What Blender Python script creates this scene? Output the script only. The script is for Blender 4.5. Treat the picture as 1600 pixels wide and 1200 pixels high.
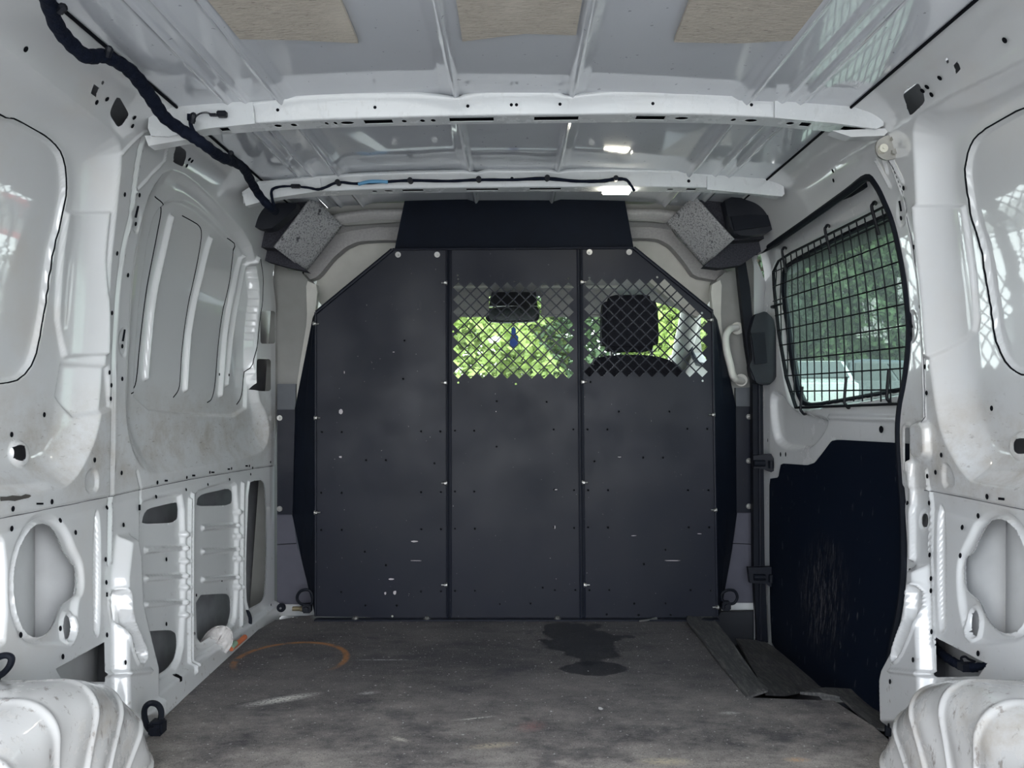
import bpy, bmesh, math, random
import numpy as np
from mathutils import Vector, Matrix, Euler
from mathutils.geometry import delaunay_2d_cdt
random.seed(4); np.random.seed(4)
for o in list(bpy.data.objects): bpy.data.objects.remove(o)
SC = bpy.context.scene; COL = SC.collection
PI = math.pi
# ---------------------------------------------------------------- camera, sky, sun, exposure
F, CX, CY, CZ = 1200.0, 803.0, 620.0, 0.75
cd = bpy.data.cameras.new('camera'); cam = bpy.data.objects.new('camera', cd); COL.objects.link(cam)
cam.location = (0, 0, CZ); cam.rotation_euler = (PI/2, 0, 0)
cd.sensor_width = 36; cd.lens = 27.0; cd.shift_x = -3/1600; cd.shift_y = 20/1600
cd.clip_start = 0.02; cd.clip_end = 300
SC.camera = cam
w = bpy.data.worlds.new('sky'); SC.world = w; w.use_nodes = True
nt = w.node_tree; nt.nodes.clear()
def wn(t): return nt.nodes.new(t)
tc = wn('ShaderNodeTexCoord'); sp = wn('ShaderNodeSeparateXYZ'); nt.links.new(tc.outputs['Generated'], sp.inputs[0])
rp = wn('ShaderNodeValToRGB'); rp.color_ramp.elements[0].position = 0.0; rp.color_ramp.elements[0].color = (0.84, 0.88, 0.91, 1)
rp.color_ramp.elements[1].position = 0.75; rp.color_ramp.elements[1].color = (0.40, 0.52, 0.70, 1)
nt.links.new(sp.outputs['Z'], rp.inputs[0])
ns = wn('ShaderNodeTexNoise'); ns.inputs['Scale'].default_value = 2.2; ns.inputs['Detail'].default_value = 6
nt.links.new(tc.outputs['Generated'], ns.inputs['Vector'])
cr = wn('ShaderNodeValToRGB'); cr.color_ramp.elements[0].position = 0.40; cr.color_ramp.elements[1].position = 0.62
nt.links.new(ns.outputs[0], cr.inputs[0])
mx = wn('ShaderNodeMix'); mx.data_type = 'RGBA'; nt.links.new(cr.outputs[0], mx.inputs[0])
nt.links.new(rp.outputs[0], mx.inputs[6]); mx.inputs[7].default_value = (0.98, 0.99, 1.0, 1)
bg = wn('ShaderNodeBackground'); bg.inputs[1].default_value = 2.1
nt.links.new(mx.outputs[2], bg.inputs[0]); wo = wn('ShaderNodeOutputWorld'); nt.links.new(bg.outputs[0], wo.inputs[0])
sl = bpy.data.lights.new('sun', 'SUN'); sl.energy = 3.0; sl.angle = math.radians(3); sl.color = (1, .96, .88)
so = bpy.data.objects.new('sun', sl); COL.objects.link(so); so.rotation_euler = Euler((math.radians(-38), math.radians(-22), 0)); so.location = (0, 0, 12)
SC.view_settings.view_transform = 'Standard'; SC.view_settings.look = 'None'
SC.view_settings.gamma = 1; SC.view_settings.use_curve_mapping = False
SC.view_settings.exposure = 2.0

# ---------------------------------------------------------------- materials
def lin(c):
    return tuple(((x/255)/12.92 if x/255 <= .04045 else ((x/255+.055)/1.055)**2.4) for x in c)
class Mat:
    def __init__(s, name, col, rough=.5, metal=0, spec=.5, coat=0):
        s.m = bpy.data.materials.new(name); s.m.use_nodes = True; s.t = s.m.node_tree
        s.b = s.t.nodes['Principled BSDF']; s.b.inputs['Base Color'].default_value = (*col, 1)
        s.b.inputs['Roughness'].default_value = rough; s.b.inputs['Metallic'].default_value = metal
        s.b.inputs['Specular IOR Level'].default_value = spec; s.b.inputs['Coat Weight'].default_value = coat
        s.b.inputs['Coat Roughness'].default_value = .03; s.b.inputs['Coat IOR'].default_value = 1.6
        s.col = s.rgb(col); s.tc = s.t.nodes.new('ShaderNodeTexCoord').outputs['Object']
    def n(s, t): return s.t.nodes.new(t)
    def l(s, a, b): s.t.links.new(a, b)
    def rgb(s, c):
        r = s.n('ShaderNodeRGB'); r.outputs[0].default_value = (*c, 1); return r.outputs[0]
    def noise(s, scale, detail=4, lo=.4, hi=.6, stretch=(1, 1, 1), rough=.5, loc=(0, 0, 0), dist=0):
        mp = s.n('ShaderNodeMapping'); mp.inputs['Scale'].default_value = stretch; mp.inputs['Location'].default_value = loc
        s.l(s.tc, mp.inputs[0])
        q = s.n('ShaderNodeTexNoise'); q.inputs['Scale'].default_value = scale; q.inputs['Detail'].default_value = detail
        q.inputs['Roughness'].default_value = rough; q.inputs['Distortion'].default_value = dist
        s.l(mp.outputs[0], q.inputs['Vector'])
        return s.ramp(q.outputs[0], lo, hi)
    def ramp(s, v, lo, hi):
        r = s.n('ShaderNodeMapRange'); r.inputs[1].default_value = lo; r.inputs[2].default_value = hi
        s.l(v, r.inputs[0]); return r.outputs[0]
    def math(s, op, a, b=None):
        q = s.n('ShaderNodeMath'); q.operation = op
        for i, v in enumerate((a, b)):
            if v is None: continue
            if isinstance(v, (int, float)): q.inputs[i].default_value = v
            else: s.l(v, q.inputs[i])
        return q.outputs[0]
    def mix(s, fac, c2, amt=1.0):
        q = s.n('ShaderNodeMix'); q.data_type = 'RGBA'
        if amt != 1.0: fac = s.math('MULTIPLY', fac, amt)
        if isinstance(fac, (int, float)): q.inputs[0].default_value = fac
        else: s.l(fac, q.inputs[0])
        s.l(s.col, q.inputs[6])
        if isinstance(c2, tuple): q.inputs[7].default_value = (*c2, 1)
        else: s.l(c2, q.inputs[7])
        s.col = q.outputs[2]; return s
    def sphere(s, c, r, soft=.02, scale=(1, 1, 1)):
        """1 inside an ellipsoid blot in object space"""
        mp = s.n('ShaderNodeVectorMath'); mp.operation = 'SUBTRACT'; s.l(s.tc, mp.inputs[0]); mp.inputs[1].default_value = c
        ms = s.n('ShaderNodeVectorMath'); ms.operation = 'MULTIPLY'; s.l(mp.outputs[0], ms.inputs[0]); ms.inputs[1].default_value = scale
        le = s.n('ShaderNodeVectorMath'); le.operation = 'LENGTH'; s.l(ms.outputs[0], le.inputs[0])
        return le.outputs['Value']
    def bump(s, v, strength=.2, dist=.002):
        q = s.n('ShaderNodeBump'); q.inputs['Strength'].default_value = strength; q.inputs['Distance'].default_value = dist
        s.l(v, q.inputs['Height']); s.l(q.outputs[0], s.b.inputs['Normal']); return s
    def rough(s, v, a, b):
        r = s.n('ShaderNodeMapRange'); r.inputs[3].default_value = a; r.inputs[4].default_value = b
        s.l(v, r.inputs[0]); s.l(r.outputs[0], s.b.inputs['Roughness']); return s
    def done(s):
        s.l(s.col, s.b.inputs['Base Color']); return s.m
def simple(name, col, rough=.5, metal=0, spec=.5, coat=0, var=.12, scale=20):
    m = Mat(name, col, rough, metal, spec, coat)
    m.mix(m.noise(scale, 4, .3, .7), tuple(c*(1-var*2) for c in col)); return m.done()

PW = (.62, .63, .64)
def paint(name, dirt=0.0, col=PW, rough=.14):
    m = Mat(name, col, rough, 0, .4, 1.0 if rough < .2 else .5)
    m.mix(m.noise(3, 5, .35, .75), tuple(c*.93 for c in col))
    if dirt:
        d = m.noise(9, 8, .50, .74, rough=.7)
        m.mix(d, (.40, .35, .29), dirt)
        d2 = m.noise(55, 6, .58, .66, (1, 1, .4), rough=.7, loc=(3, 1, 2))
        m.mix(d2, (.22, .19, .17), dirt*.9)
        m.rough(d, rough, .5)
    return m
def wall_paint(name, xs):
    m = paint(name)
    sep = m.n('ShaderNodeSeparateXYZ'); m.l(m.tc, sep.inputs[0])
    z = sep.outputs['Z']; y = sep.outputs['Y']
    # grime on the window ledges and lower rear pocket
    band = m.math('MULTIPLY', m.ramp(z, .50, .60), m.ramp(z, .80, .66))
    g = m.math('MULTIPLY', band, m.noise(10, 8, .42, .66, rough=.7, loc=(1, 5, 0)))
    m.mix(g, (.36, .31, .25), .62)
    g2 = m.math('MULTIPLY', band, m.noise(45, 6, .60, .68, (1, 1, 2.5), rough=.7))
    m.mix(g2, (.16, .13, .11), .55)
    rear = m.math('MULTIPLY', m.ramp(y, 1.78, 1.6), m.noise(5, 6, .5, .8, rough=.6, loc=(7, 0, 2)))
    m.mix(rear, (.56, .50, .43), .45)
    low = m.math('MULTIPLY', m.ramp(z, .35, .0), m.noise(60, 5, .62, .70, rough=.6))
    m.mix(low, (.20, .16, .13), .7)
    m.rough(g, .28, .6)
    return m.done()
M = {}
M['wall_l'] = wall_paint('wall_paint_left', -1); M['wall_r'] = wall_paint('wall_paint_right', 1)
mm = paint('ceiling_paint', 0, (.56, .58, .62), .10)
mm.mix(mm.noise(70, 3, .70, .74, loc=(2, 2, 2)), (.06, .06, .07), .5); M['ceiling'] = mm.done()
M['paint'] = paint('white_paint').done()
M['paintb'] = paint('beam_paint', .12, (.66, .68, .70), .22).done()
M['arch'] = paint('arch_paint', .80, (.60, .60, .60), .25).done()
M['door'] = paint('door_paint', .12).done()
M['cavity'] = simple('cavity_paint', (.30, .31, .33), .5)
M['cavpad'] = simple('cavity_foil', (.50, .51, .52), .45, var=.06)
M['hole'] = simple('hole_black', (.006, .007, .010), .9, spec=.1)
bk = Mat('black_steel', (.0075, .0095, .018), .5, 0, .22)
bk.mix(bk.noise(3.5, 6, .40, .75, rough=.6), (.012, .014, .020), .8)
bk.mix(bk.noise(14, 8, .66, .72, (1, 1, .5), rough=.7), (.05, .05, .058), .3)
bk.mix(bk.noise(120, 3, .75, .77), (.4, .4, .4), .4)
bk.rough(bk.noise(5, 5, .3, .7), .36, .55); M['black'] = bk.done()
M['blackup'] = simple('black_filler', (.004, .007, .015), .7, spec=.15)
pl = Mat('black_lining', (.003, .006, .014), .5, 0, .15)
sc = pl.math('MULTIPLY', pl.noise(110, 6, .50, .68, (1, 1, .14), rough=.75), pl.ramp(pl.sphere((.93, 2.22, .17), 1, 0, (1, 1, 1)), .20, .05))
pl.mix(sc, (.16, .15, .155), .7)
pl.mix(pl.noise(60, 4, .66, .70, (1, 1, .3)), (.09, .09, .10), .5); M['lining'] = pl.done()
M['rubber'] = simple('black_rubber', (.005, .007, .013), .6, spec=.2)
M['plastic'] = simple('black_plastic', (.008, .010, .017), .5, spec=.3)
M['steel'] = simple('zinc_steel', (.34, .34, .33), .35, .8, var=.1)
M['darksteel'] = simple('dark_hook_steel', (.006, .007, .011), .5, 0, .2)
M['tape'] = Mat('harness_tape', (.006, .009, .020), .8, 0, .12); M['tape'].bump(M['tape'].noise(90, 3, .3, .7), .5, .004); M['tape'] = M['tape'].done()
M['bluetape'] = simple('blue_tape', (.12, .33, .55), .5)
M['trim'] = simple('cab_trim_grey', (.27, .27, .26), .6, spec=.3, var=.05)
M['trimlight'] = simple('cab_trim_light', (.62, .61, .57), .6, spec=.3, var=.05)
M['headliner'] = simple('headliner_cloth', (.42, .41, .41), .95, spec=.1, var=.08, scale=120)
M['felt'] = simple('charcoal_felt', (.055, .055, .068), .95, spec=.1, var=.25, scale=200)
M['lowtrim'] = simple('mauve_grey_trim', (.085, .085, .108), .7, spec=.2, var=.05)
fo = Mat('speckled_foam', (.34, .34, .35), .8, 0, .3)
fo.mix(fo.noise(190, 4, .50, .62, rough=.7), (.07, .07, .085), .85)
fo.mix(fo.noise(26, 5, .62, .66, rough=.6), (.03, .03, .04), .9)
fo.bump(fo.noise(190, 3, .4, .6), .4, .003); M['foam'] = fo.done()
pd = Mat('beige_damping_pad', (.47, .43, .375), .9, 0, .1)
pd.mix(pd.noise(30, 8, .40, .62, (1, 5, 1), rough=.75), (.35, .32, .28), .8)
pd.mix(pd.noise(80, 5, .62, .70, (1, 4, 1)), (.13, .11, .10), .6)
pd.mix(pd.noise(5, 4, .55, .75, loc=(4, 4, 0)), (.55, .51, .45), .6)
pd.bump(pd.noise(90, 5, .3, .7, (1, 4, 1)), .4, .002); M['pad'] = pd.done()
# floor rubber
fl = Mat('worn_floor_mat', (.046, .044, .050), .66, 0, .35)
sep = fl.n('ShaderNodeSeparateXYZ'); fl.l(fl.tc, sep.inputs[0]); fy = sep.outputs['Y']
fl.mix(fl.noise(2.4, 7, .40, .68, (1, 1.6, 1), rough=.65), (.120, .109, .108), .9)
fl.mix(fl.noise(9, 8, .48, .70, (1, 2.6, 1), rough=.7, loc=(3, 0, 0)), (.135, .122, .120), .65)
wear = fl.math('MULTIPLY', fl.ramp(fy, 2.15, 1.50), fl.noise(4.5, 8, .36, .70, (1, 1.5, 1), rough=.8, loc=(9, 2, 0)))
fl.mix(wear, (.56, .505, .46), .95)
fl.mix(fl.noise(420, 2, .50, .66, (1, 1, 1)), (.30, .285, .28), .38)
fl.mix(fl.noise(260, 3, .56, .66, loc=(5, 5, 5)), (.015, .015, .018), .5)
fl.mix(fl.noise(110, 4, .66, .70), (.60, .58, .56), .8)
fl.mix(fl.noise(60, 5, .62, .66, (1, 2, 1), rough=.7, loc=(2, 9, 1)), (.30, .28, .27), .6)
fl.mix(fl.noise(6, 6, .55, .64, (1, 1.4, 1), rough=.65, loc=(6, 6, 0)), (.035, .036, .046), .55)
fl.mix(fl.noise(34, 6, .70, .73, (1, 3, 1), rough=.7, loc=(1, 8, 0)), (.55, .50, .43), .55)
# wet stain
wv = fl.n('ShaderNodeTexNoise'); wv.inputs['Scale'].default_value = 7; wv.inputs['Detail'].default_value = 6; fl.l(fl.tc, wv.inputs['Vector'])
def blot(c, scl, r, wob, soft, col, amt):
    d = fl.sphere(c, 1, 0, scl)
    d = fl.math('ADD', d, fl.math('MULTIPLY', fl.math('SUBTRACT', wv.outputs[0], .5), wob*1.5))
    fl.mix(fl.ramp(d, r+soft, r-soft), col, amt)
blot((.205, 2.36, 0), (1, .75, 1), .125, .22, .008, (.020, .021, .027), .85)
blot((.235, 2.12, 0), (1, 2.2, 1), .105, .16, .006, (.018, .019, .025), .85)
# rust ring
d = fl.sphere((-.636, 2.19, 0), 1, 0, (1, 1.0, 1))
ring = fl.math('SUBTRACT', 1.0, fl.ramp(fl.math('ABSOLUTE', fl.math('SUBTRACT', d, .155)), .004, .012))
vecs = fl.n('ShaderNodeVectorMath'); vecs.operation = 'SUBTRACT'; fl.l(fl.tc, vecs.inputs[0]); vecs.inputs[1].default_value = (-.636, 2.19, 0)
s2 = fl.n('ShaderNodeSeparateXYZ'); fl.l(vecs.outputs[0], s2.inputs[0])
ring = fl.math('MULTIPLY', ring, fl.ramp(s2.outputs['Y'], -.09, -.02))
ring = fl.math('MULTIPLY', ring, fl.noise(40, 4, .30, .5))
fl.mix(ring, (.34, .15, .055), .9)
# scuffs
def scuff(c, rot, L, W, col, amt=.85):
    a = fl.n('ShaderNodeVectorMath'); a.operation = 'SUBTRACT'; fl.l(fl.tc, a.inputs[0]); a.inputs[1].default_value = c
    r = fl.n('ShaderNodeVectorRotate'); r.rotation_type = 'Z_AXIS'; fl.l(a.outputs[0], r.inputs['Vector']); r.inputs['Angle'].default_value = -rot
    m_ = fl.n('ShaderNodeVectorMath'); m_.operation = 'MULTIPLY'; fl.l(r.outputs[0], m_.inputs[0]); m_.inputs[1].default_value = (1/L, 1/W, 0)
    le = fl.n('ShaderNodeVectorMath'); le.operation = 'LENGTH'; fl.l(m_.outputs[0], le.inputs[0])
    fl.mix(fl.math('MULTIPLY', fl.ramp(le.outputs['Value'], 1.1, .2), fl.noise(160, 4, .36, .52)), col, amt)
def fxy(px, py):
    Y = CZ*F/(py-CY); return ((px-CX)/F*Y, Y, 0)
scuff(fxy(440, 1093), .45, .10, .022, (.75, .73, .68)); scuff(fxy(575, 1083), .2, .03, .012, (.45, .44, .42))
scuff(fxy(745, 1122), .25, .05, .004, (.7, .68, .62)); scuff(fxy(1140, 1114), 0, .03, .01, (.5, .48, .45))
scuff(fxy(770, 1165), .2, .06, .016, (.50, .42, .32)); scuff(fxy(1040, 1190), 0, .06, .02, (.52, .45, .33))
scuff(fxy(830, 1135), .6, .04, .03, (.34, .17, .16), .5); scuff(fxy(625, 1155), -.5, .03, .01, (.6, .55, .48))
scuff(fxy(1245, 1187), 0, .03, .012, (.55, .36, .22)); scuff(fxy(600, 1031), 0, .09, .003, (.6, .6, .6))
fl.bump(fl.noise(420, 2, .4, .6), .35, .002)
M['floor'] = fl.done()
q = Mat('rubber_flap', (.045, .045, .048), .6)
q.mix(q.noise(40, 6, .45, .70, (3, .5, 1), rough=.7), (.15, .145, .135), .8); q.mix(q.noise(90, 5, .60, .68, (1.5, .6, 1), rough=.7), (.30, .29, .27), .5)
M['flap'] = q.done()
M['under'] = simple('step_black', (.012, .014, .020), .6)
M['cloth'] = simple('white_rag', (.60, .58, .57), .95, spec=.1, var=.1, scale=60)
M['orange'] = simple('orange_plastic', (.55, .16, .07), .5)
M['fabric'] = simple('seat_fabric', (.030, .031, .040), .95, spec=.1, var=.25, scale=200)
M['asphalt'] = simple('pale_bounce_concrete', (.42, .42, .40), .9, spec=.2, var=.2, scale=8)  # ground made pale to bounce light up onto the ceiling
M['grass'] = simple('grass_ground', (.14, .24, .05), .95, spec=.1, var=.3, scale=3)
M['bark'] = simple('bark', (.10, .08, .06), .9)
def leafmat(n, c):
    m = Mat(n, c, .6, 0, .3); m.mix(m.noise(1.2, 5, .35, .65), tuple(x*.45 for x in c)); m.mix(m.noise(9, 3, .5, .7), tuple(min(1, x*1.6) for x in c), .6)
    m.b.inputs['Subsurface Weight'].default_value = 0; return m.done()
M['leaf1'] = leafmat('leaf_green', (.10, .16, .07)); M['leaf2'] = leafmat('leaf_dark', (.045, .075, .045)); M['leaf3'] = leafmat('leaf_lime', (.32, .42, .12))
def glassmat(name, tint=(.92, .97, .95), gloss=.06):
    m = bpy.data.materials.new(name); m.use_nodes = True; t = m.node_tree; t.nodes.clear()
    a = t.nodes.new('ShaderNodeBsdfTransparent'); a.inputs[0].default_value = (*tint, 1)
    b = t.nodes.new('ShaderNodeBsdfGlossy'); b.inputs['Roughness'].default_value = .02
    x = t.nodes.new('ShaderNodeMixShader'); x.inputs[0].default_value = gloss
    if name.startswith('tinted'):
        df = t.nodes.new('ShaderNodeBsdfTranslucent'); df.inputs[0].default_value = (.62, .70, .66, 1); y = t.nodes.new('ShaderNodeMixShader'); y.inputs[0].default_value = .03
        t.links.new(a.outputs[0], y.inputs[1]); t.links.new(df.outputs[0], y.inputs[2]); a = y
    o = t.nodes.new('ShaderNodeOutputMaterial'); t.links.new(a.outputs[0], x.inputs[1]); t.links.new(b.outputs[0], x.inputs[2]); t.links.new(x.outputs[0], o.inputs[0])
    return m
M['glass'] = glassmat('window_glass'); M['tint'] = glassmat('tinted_glass', (.50, .58, .54), .07)
M['mirror'] = simple('mirror_glass', (.75, .77, .80), .04, 1.0, var=.01)
M['carwhite'] = simple('car_white', (.75, .76, .78), .2, coat=.5, var=.02); M['cargrey'] = simple('car_grey', (.09, .10, .12), .2, coat=.5, var=.02)
M['carred'] = simple('car_red', (.45, .03, .03), .2, coat=.5, var=.02); M['carglass'] = simple('car_glass', (.03, .04, .05), .06, spec=.8, var=.02)
M['blue'] = simple('blue_card', (.02, .10, .50), .5, var=.1)
em = Mat('lamp_lens', (1, .97, .85), .4); em.b.inputs['Emission Color'].default_value = (1, .95, .78, 1); em.b.inputs['Emission Strength'].default_value = 9; M['lamp'] = em.done()
M['button'] = simple('cream_plastic', (.72, .70, .60), .4, var=.03)
M['galv'] = simple('galvanised_plate', (.42, .41, .38), .35, .7, var=.15)

# ---------------------------------------------------------------- helpers
def at(px, py, Y): return Vector(((px-CX)/F*Y, Y, CZ-(py-CY)/F*Y))
def atx(px, py, X): return at(px, py, X*F/(px-CX))
def atz(px, py, Z=0.0): return at(px, py, (CZ-Z)*F/(py-CY))
def tag(o, label=None, cat=None, group=None, kind=None):
    if label: o['label'] = label
    if cat: o['category'] = cat
    if group: o['group'] = group
    if kind: o['kind'] = kind
    return o
def empty(name, loc=(0, 0, 0), label=None, cat=None, group=None, kind=None):
    o = bpy.data.objects.new(name, None); COL.objects.link(o); o.location = loc; o.empty_display_size = .05
    return tag(o, label, cat, group, kind)
def link(name, me, mat, parent=None, smooth=False, autosmooth=None):
    if mat and not me.materials: me.materials.append(mat)
    if smooth: me.polygons.foreach_set('use_smooth', [True]*len(me.polygons))
    o = bpy.data.objects.new(name, me); COL.objects.link(o)
    if parent is not None:
        o.parent = parent; o.location = tuple(-c for c in parent.location) if not any(parent.rotation_euler) else (0, 0, 0)
    return o
def mesh(name, V, Fc, mat, parent=None, smooth=False):
    me = bpy.data.meshes.new(name); me.from_pydata([tuple(v) for v in V], [], Fc); me.update()
    return link(name, me, mat, parent, smooth)
def bmobj(name, bm, mat, parent=None, smooth=False, bevel=0):
    if bevel:
        bmesh.ops.bevel(bm, geom=[e for e in bm.edges if e.calc_face_angle(0) > .5], offset=bevel, segments=2, affect='EDGES', clamp_overlap=True)
    bmesh.ops.recalc_face_normals(bm, faces=bm.faces)
    me = bpy.data.meshes.new(name); bm.to_mesh(me); bm.free()
    if smooth:
        me.polygons.foreach_set('use_smooth', [True]*len(me.polygons)); me.set_sharp_from_angle(angle=.7)
    return link(name, me, mat, parent)
def box(bm, c, s, rot=None):
    r = bmesh.ops.create_cube(bm, size=1); mt = Matrix.Translation(c) @ (rot.to_matrix().to_4x4() if rot else Matrix()) @ Matrix.Diagonal((*s, 1))
    bmesh.ops.transform(bm, matrix=mt, verts=r['verts']); return r['verts']
def cyl(bm, a, b, r, n=12, r2=None):
    a = Vector(a); b = Vector(b); d = b-a
    q = bmesh.ops.create_cone(bm, cap_ends=True, segments=n, radius1=r, radius2=r if r2 is None else r2, depth=d.length)
    mt = Matrix.Translation((a+b)/2) @ d.to_track_quat('Z', 'Y').to_matrix().to_4x4()
    bmesh.ops.transform(bm, matrix=mt, verts=q['verts'])
def tube(bm, pts, r, n=8, closed=False, flat=None):
    """swept tube; r number or list"""
    P = [Vector(p) for p in pts]; N = len(P); rr = r if isinstance(r, (list, tuple)) else [r]*N
    rings = []; up = None
    for i in range(N):
        if closed: t = P[(i+1) % N]-P[i-1]
        else: t = P[min(i+1, N-1)]-P[max(i-1, 0)]
        t = t.normalized() if t.length > 1e-9 else Vector((0, 1, 0))
        if up is None: up = t.orthogonal().normalized()
        up = (up-t*up.dot(t)); up = up.normalized() if up.length > 1e-6 else t.orthogonal().normalized()
        s = t.cross(up)
        rings.append([bm.verts.new(P[i]+(up*math.cos(2*PI*k/n)+s*math.sin(2*PI*k/n))*rr[i]) for k in range(n)])
    for i in range(N if closed else N-1):
        A = rings[i]; B = rings[(i+1) % N]
        for k in range(n): bm.faces.new((A[k], A[(k+1) % n], B[(k+1) % n], B[k]))
    if not closed:
        bm.faces.new(rings[0][::-1]); bm.faces.new(rings[-1])
def catmull(P, n=6, closed=False):
    P = [Vector(p) for p in P]; out = []; N = len(P)
    for i in range(N if closed else N-1):
        g = lambda k: P[k % N] if closed else P[max(0, min(N-1, k))]
        p0, p1, p2, p3 = g(i-1), g(i), g(i+1), g(i+2)
        for k in range(n):
            t = k/n
            out.append(.5*((2*p1)+(p2-p0)*t+(2*p0-5*p1+4*p2-p3)*t*t+(3*p1-p0-3*p2+p3)*t**3))
    if not closed: out.append(P[-1])
    return out
def chaikin(P, it=2, closed=True, q=.25):
    P = [tuple(p) for p in P]
    for _ in range(it):
        o = []; N = len(P)
        for i in range(N if closed else N-1):
            a, b = P[i], P[(i+1) % N]
            o.append(tuple(a[j]*(1-q)+b[j]*q for j in range(len(a)))); o.append(tuple(a[j]*q+b[j]*(1-q) for j in range(len(a))))
        if not closed: o = [P[0]]+o+[P[-1]]
        P = o
    return P
def inside(p, poly):
    x, y = p; c = False; n = len(poly); j = n-1
    for i in range(n):
        xi, yi = poly[i][0], poly[i][1]; xj, yj = poly[j][0], poly[j][1]
        if (yi > y) != (yj > y) and x < (xj-xi)*(y-yi)/(yj-yi)+xi: c = not c
        j = i
    return c
def plate(name, outline, holes, fn, mat, parent=None, extra=None, smooth=False):
    """flat plate with holes: outline/holes 2D, fn(u,v,layer 0/1)->3D"""
    V = [Vector(p) for p in outline]; loops = [list(range(len(outline)))]
    for h in holes:
        k = len(V); V += [Vector(p) for p in h]; loops.append(list(range(k, k+len(h))))
    if extra: V += [Vector(p) for p in extra]
    edges = [(l[i], l[(i+1) % len(l)]) for l in loops for i in range(len(l))]
    vo, eo, fo_, _, _, _ = delaunay_2d_cdt(V, edges, [], 0, 1e-7)
    keep = []
    for f in fo_:
        c = sum((vo[i] for i in f), Vector((0, 0)))/len(f)
        if inside(c, outline) and not any(min(p[0] for p in h) <= c.x <= max(p[0] for p in h) and min(p[1] for p in h) <= c.y <= max(p[1] for p in h) and inside(c, h) for h in holes): keep.append(tuple(f))
    n = len(vo); VV = [fn(v.x, v.y, 0) for v in vo]+[fn(v.x, v.y, 1) for v in vo]
    FF = [f for f in keep]+[tuple(i+n for i in reversed(f)) for f in keep]
    cnt = {}
    for f in keep:
        for i in range(len(f)):
            a, b = f[i], f[(i+1) % len(f)]; cnt[(a, b)] = cnt.get((a, b), 0)+1
    for (a, b) in cnt:
        if (b, a) not in cnt: FF.append((b, a, a+n, b+n))
    me = bpy.data.meshes.new(name); me.from_pydata([tuple(v) for v in VV], [], FF); me.update()
    bm = bmesh.new(); bm.from_mesh(me); bmesh.ops.delete(bm, geom=[v for v in bm.verts if not v.link_faces], context='VERTS')
    bmesh.ops.recalc_face_normals(bm, faces=bm.faces); bm.to_mesh(me); bm.free()
    if smooth:
        me.polygons.foreach_set('use_smooth', [True]*len(me.polygons)); me.set_sharp_from_angle(angle=.6)
    return link(name, me, mat, parent)
def plateY(name, poly, Y, th, mat, parent=None, holes=(), tilt=None, smooth=False, extra=None):
    """plate traced on a vertical cross plane at distance Y"""
    f = (lambda u, v: Y) if tilt is None else (lambda u, v: Y+tilt(u, v))
    def fn(u, v, k):
        p = at(u, v, f(u, v)); p.y += th*k; return p
    return plate(name, poly, holes, fn, mat, parent, smooth=smooth, extra=extra)
def strip(name, rows, mat, parent=None, smooth=True, th=0):
    n = len(rows[0]); V = [p for r in rows for p in r]; Fc = []
    for i in range(len(rows)-1):
        for j in range(n-1): Fc.append((i*n+j, i*n+j+1, (i+1)*n+j+1, (i+1)*n+j))
    o = mesh(name, V, Fc, mat, parent, smooth)
    if th:
        md = o.modifiers.new('thick', 'SOLIDIFY'); md.thickness = th; md.offset = 0
    return o
def circ(cx, cy, rx, ry=None, n=14, rot=0):
    ry = ry or rx; return [(cx+rx*math.cos(2*PI*i/n+rot), cy+ry*math.sin(2*PI*i/n+rot)) for i in range(n)]
def rrect(x0, y0, x1, y1, r, n=4):
    o = []
    for cx, cy, a0 in ((x1-r, y1-r, 0), (x0+r, y1-r, PI/2), (x0+r, y0+r, PI), (x1-r, y0+r, 1.5*PI)):
        o += [(cx+r*math.cos(a0+PI/2*k/n), cy+r*math.sin(a0+PI/2*k/n)) for k in range(n+1)]
    return o

# ---------------------------------------------------------------- side wall surface
PROF = [(.826, -.86), (.835, -.75), (.87, -.50), (.905, -.27), (.911, -.22), (.909, .03), (.905, .14), (.894, .28), (.869, .41), (.850, .51), (.838, .56), (.826, .588), (.808, .610), (.785, .625), (.745, .640), (.738, .655)]
_p = np.array([tuple(v) for v in catmull([(a, b, 0) for a, b in PROF], 12)])[:, :2]
PX, PZ = _p[:, 0], _p[:, 1]
PS = np.concatenate([[0], np.cumsum(np.hypot(np.diff(PX), np.diff(PZ)))])
SMAX = PS[-1]
def sst(t): t = np.clip(t, 0, 1); return t*t*(3-2*t)
PD = np.where(PZ < .28, .838-PX, -.056+.038*sst((PZ-.28)/.17)); PD = np.where(PZ < .28, .838-PX, PD)
def kY(Y): return np.clip((Y-1.75)/.9, 0, 1)**1.3
def winv(px, py, off=0.0):
    a = abs(px-CX)/F; b = -(py-CY)/F; h = math.hypot(a, b); th = math.atan2(b, a); Y = 1.7
    for _ in range(14):
        X = PX+PD*kY(Y)+off; t = np.arctan2(PZ, X); r = np.interp(th, t, np.hypot(X, PZ)); Y = .3*Y+.7*r/h
    return (Y, float(np.interp(th, t, PS)))
def WP(poly, off=0.0): return [winv(p[0], p[1], off) for p in poly]
def wfwd(Y, s, disp, side):
    X = np.interp(s, PS, PX)+np.interp(s, PS, PD)*kY(Y)+disp
    return side*X, np.interp(s, PS, PZ)+CZ
def wpt(Y, s, disp, side):
    x, z = wfwd(Y, s, disp, side); return Vector((float(x), float(Y), float(z)))
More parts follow.
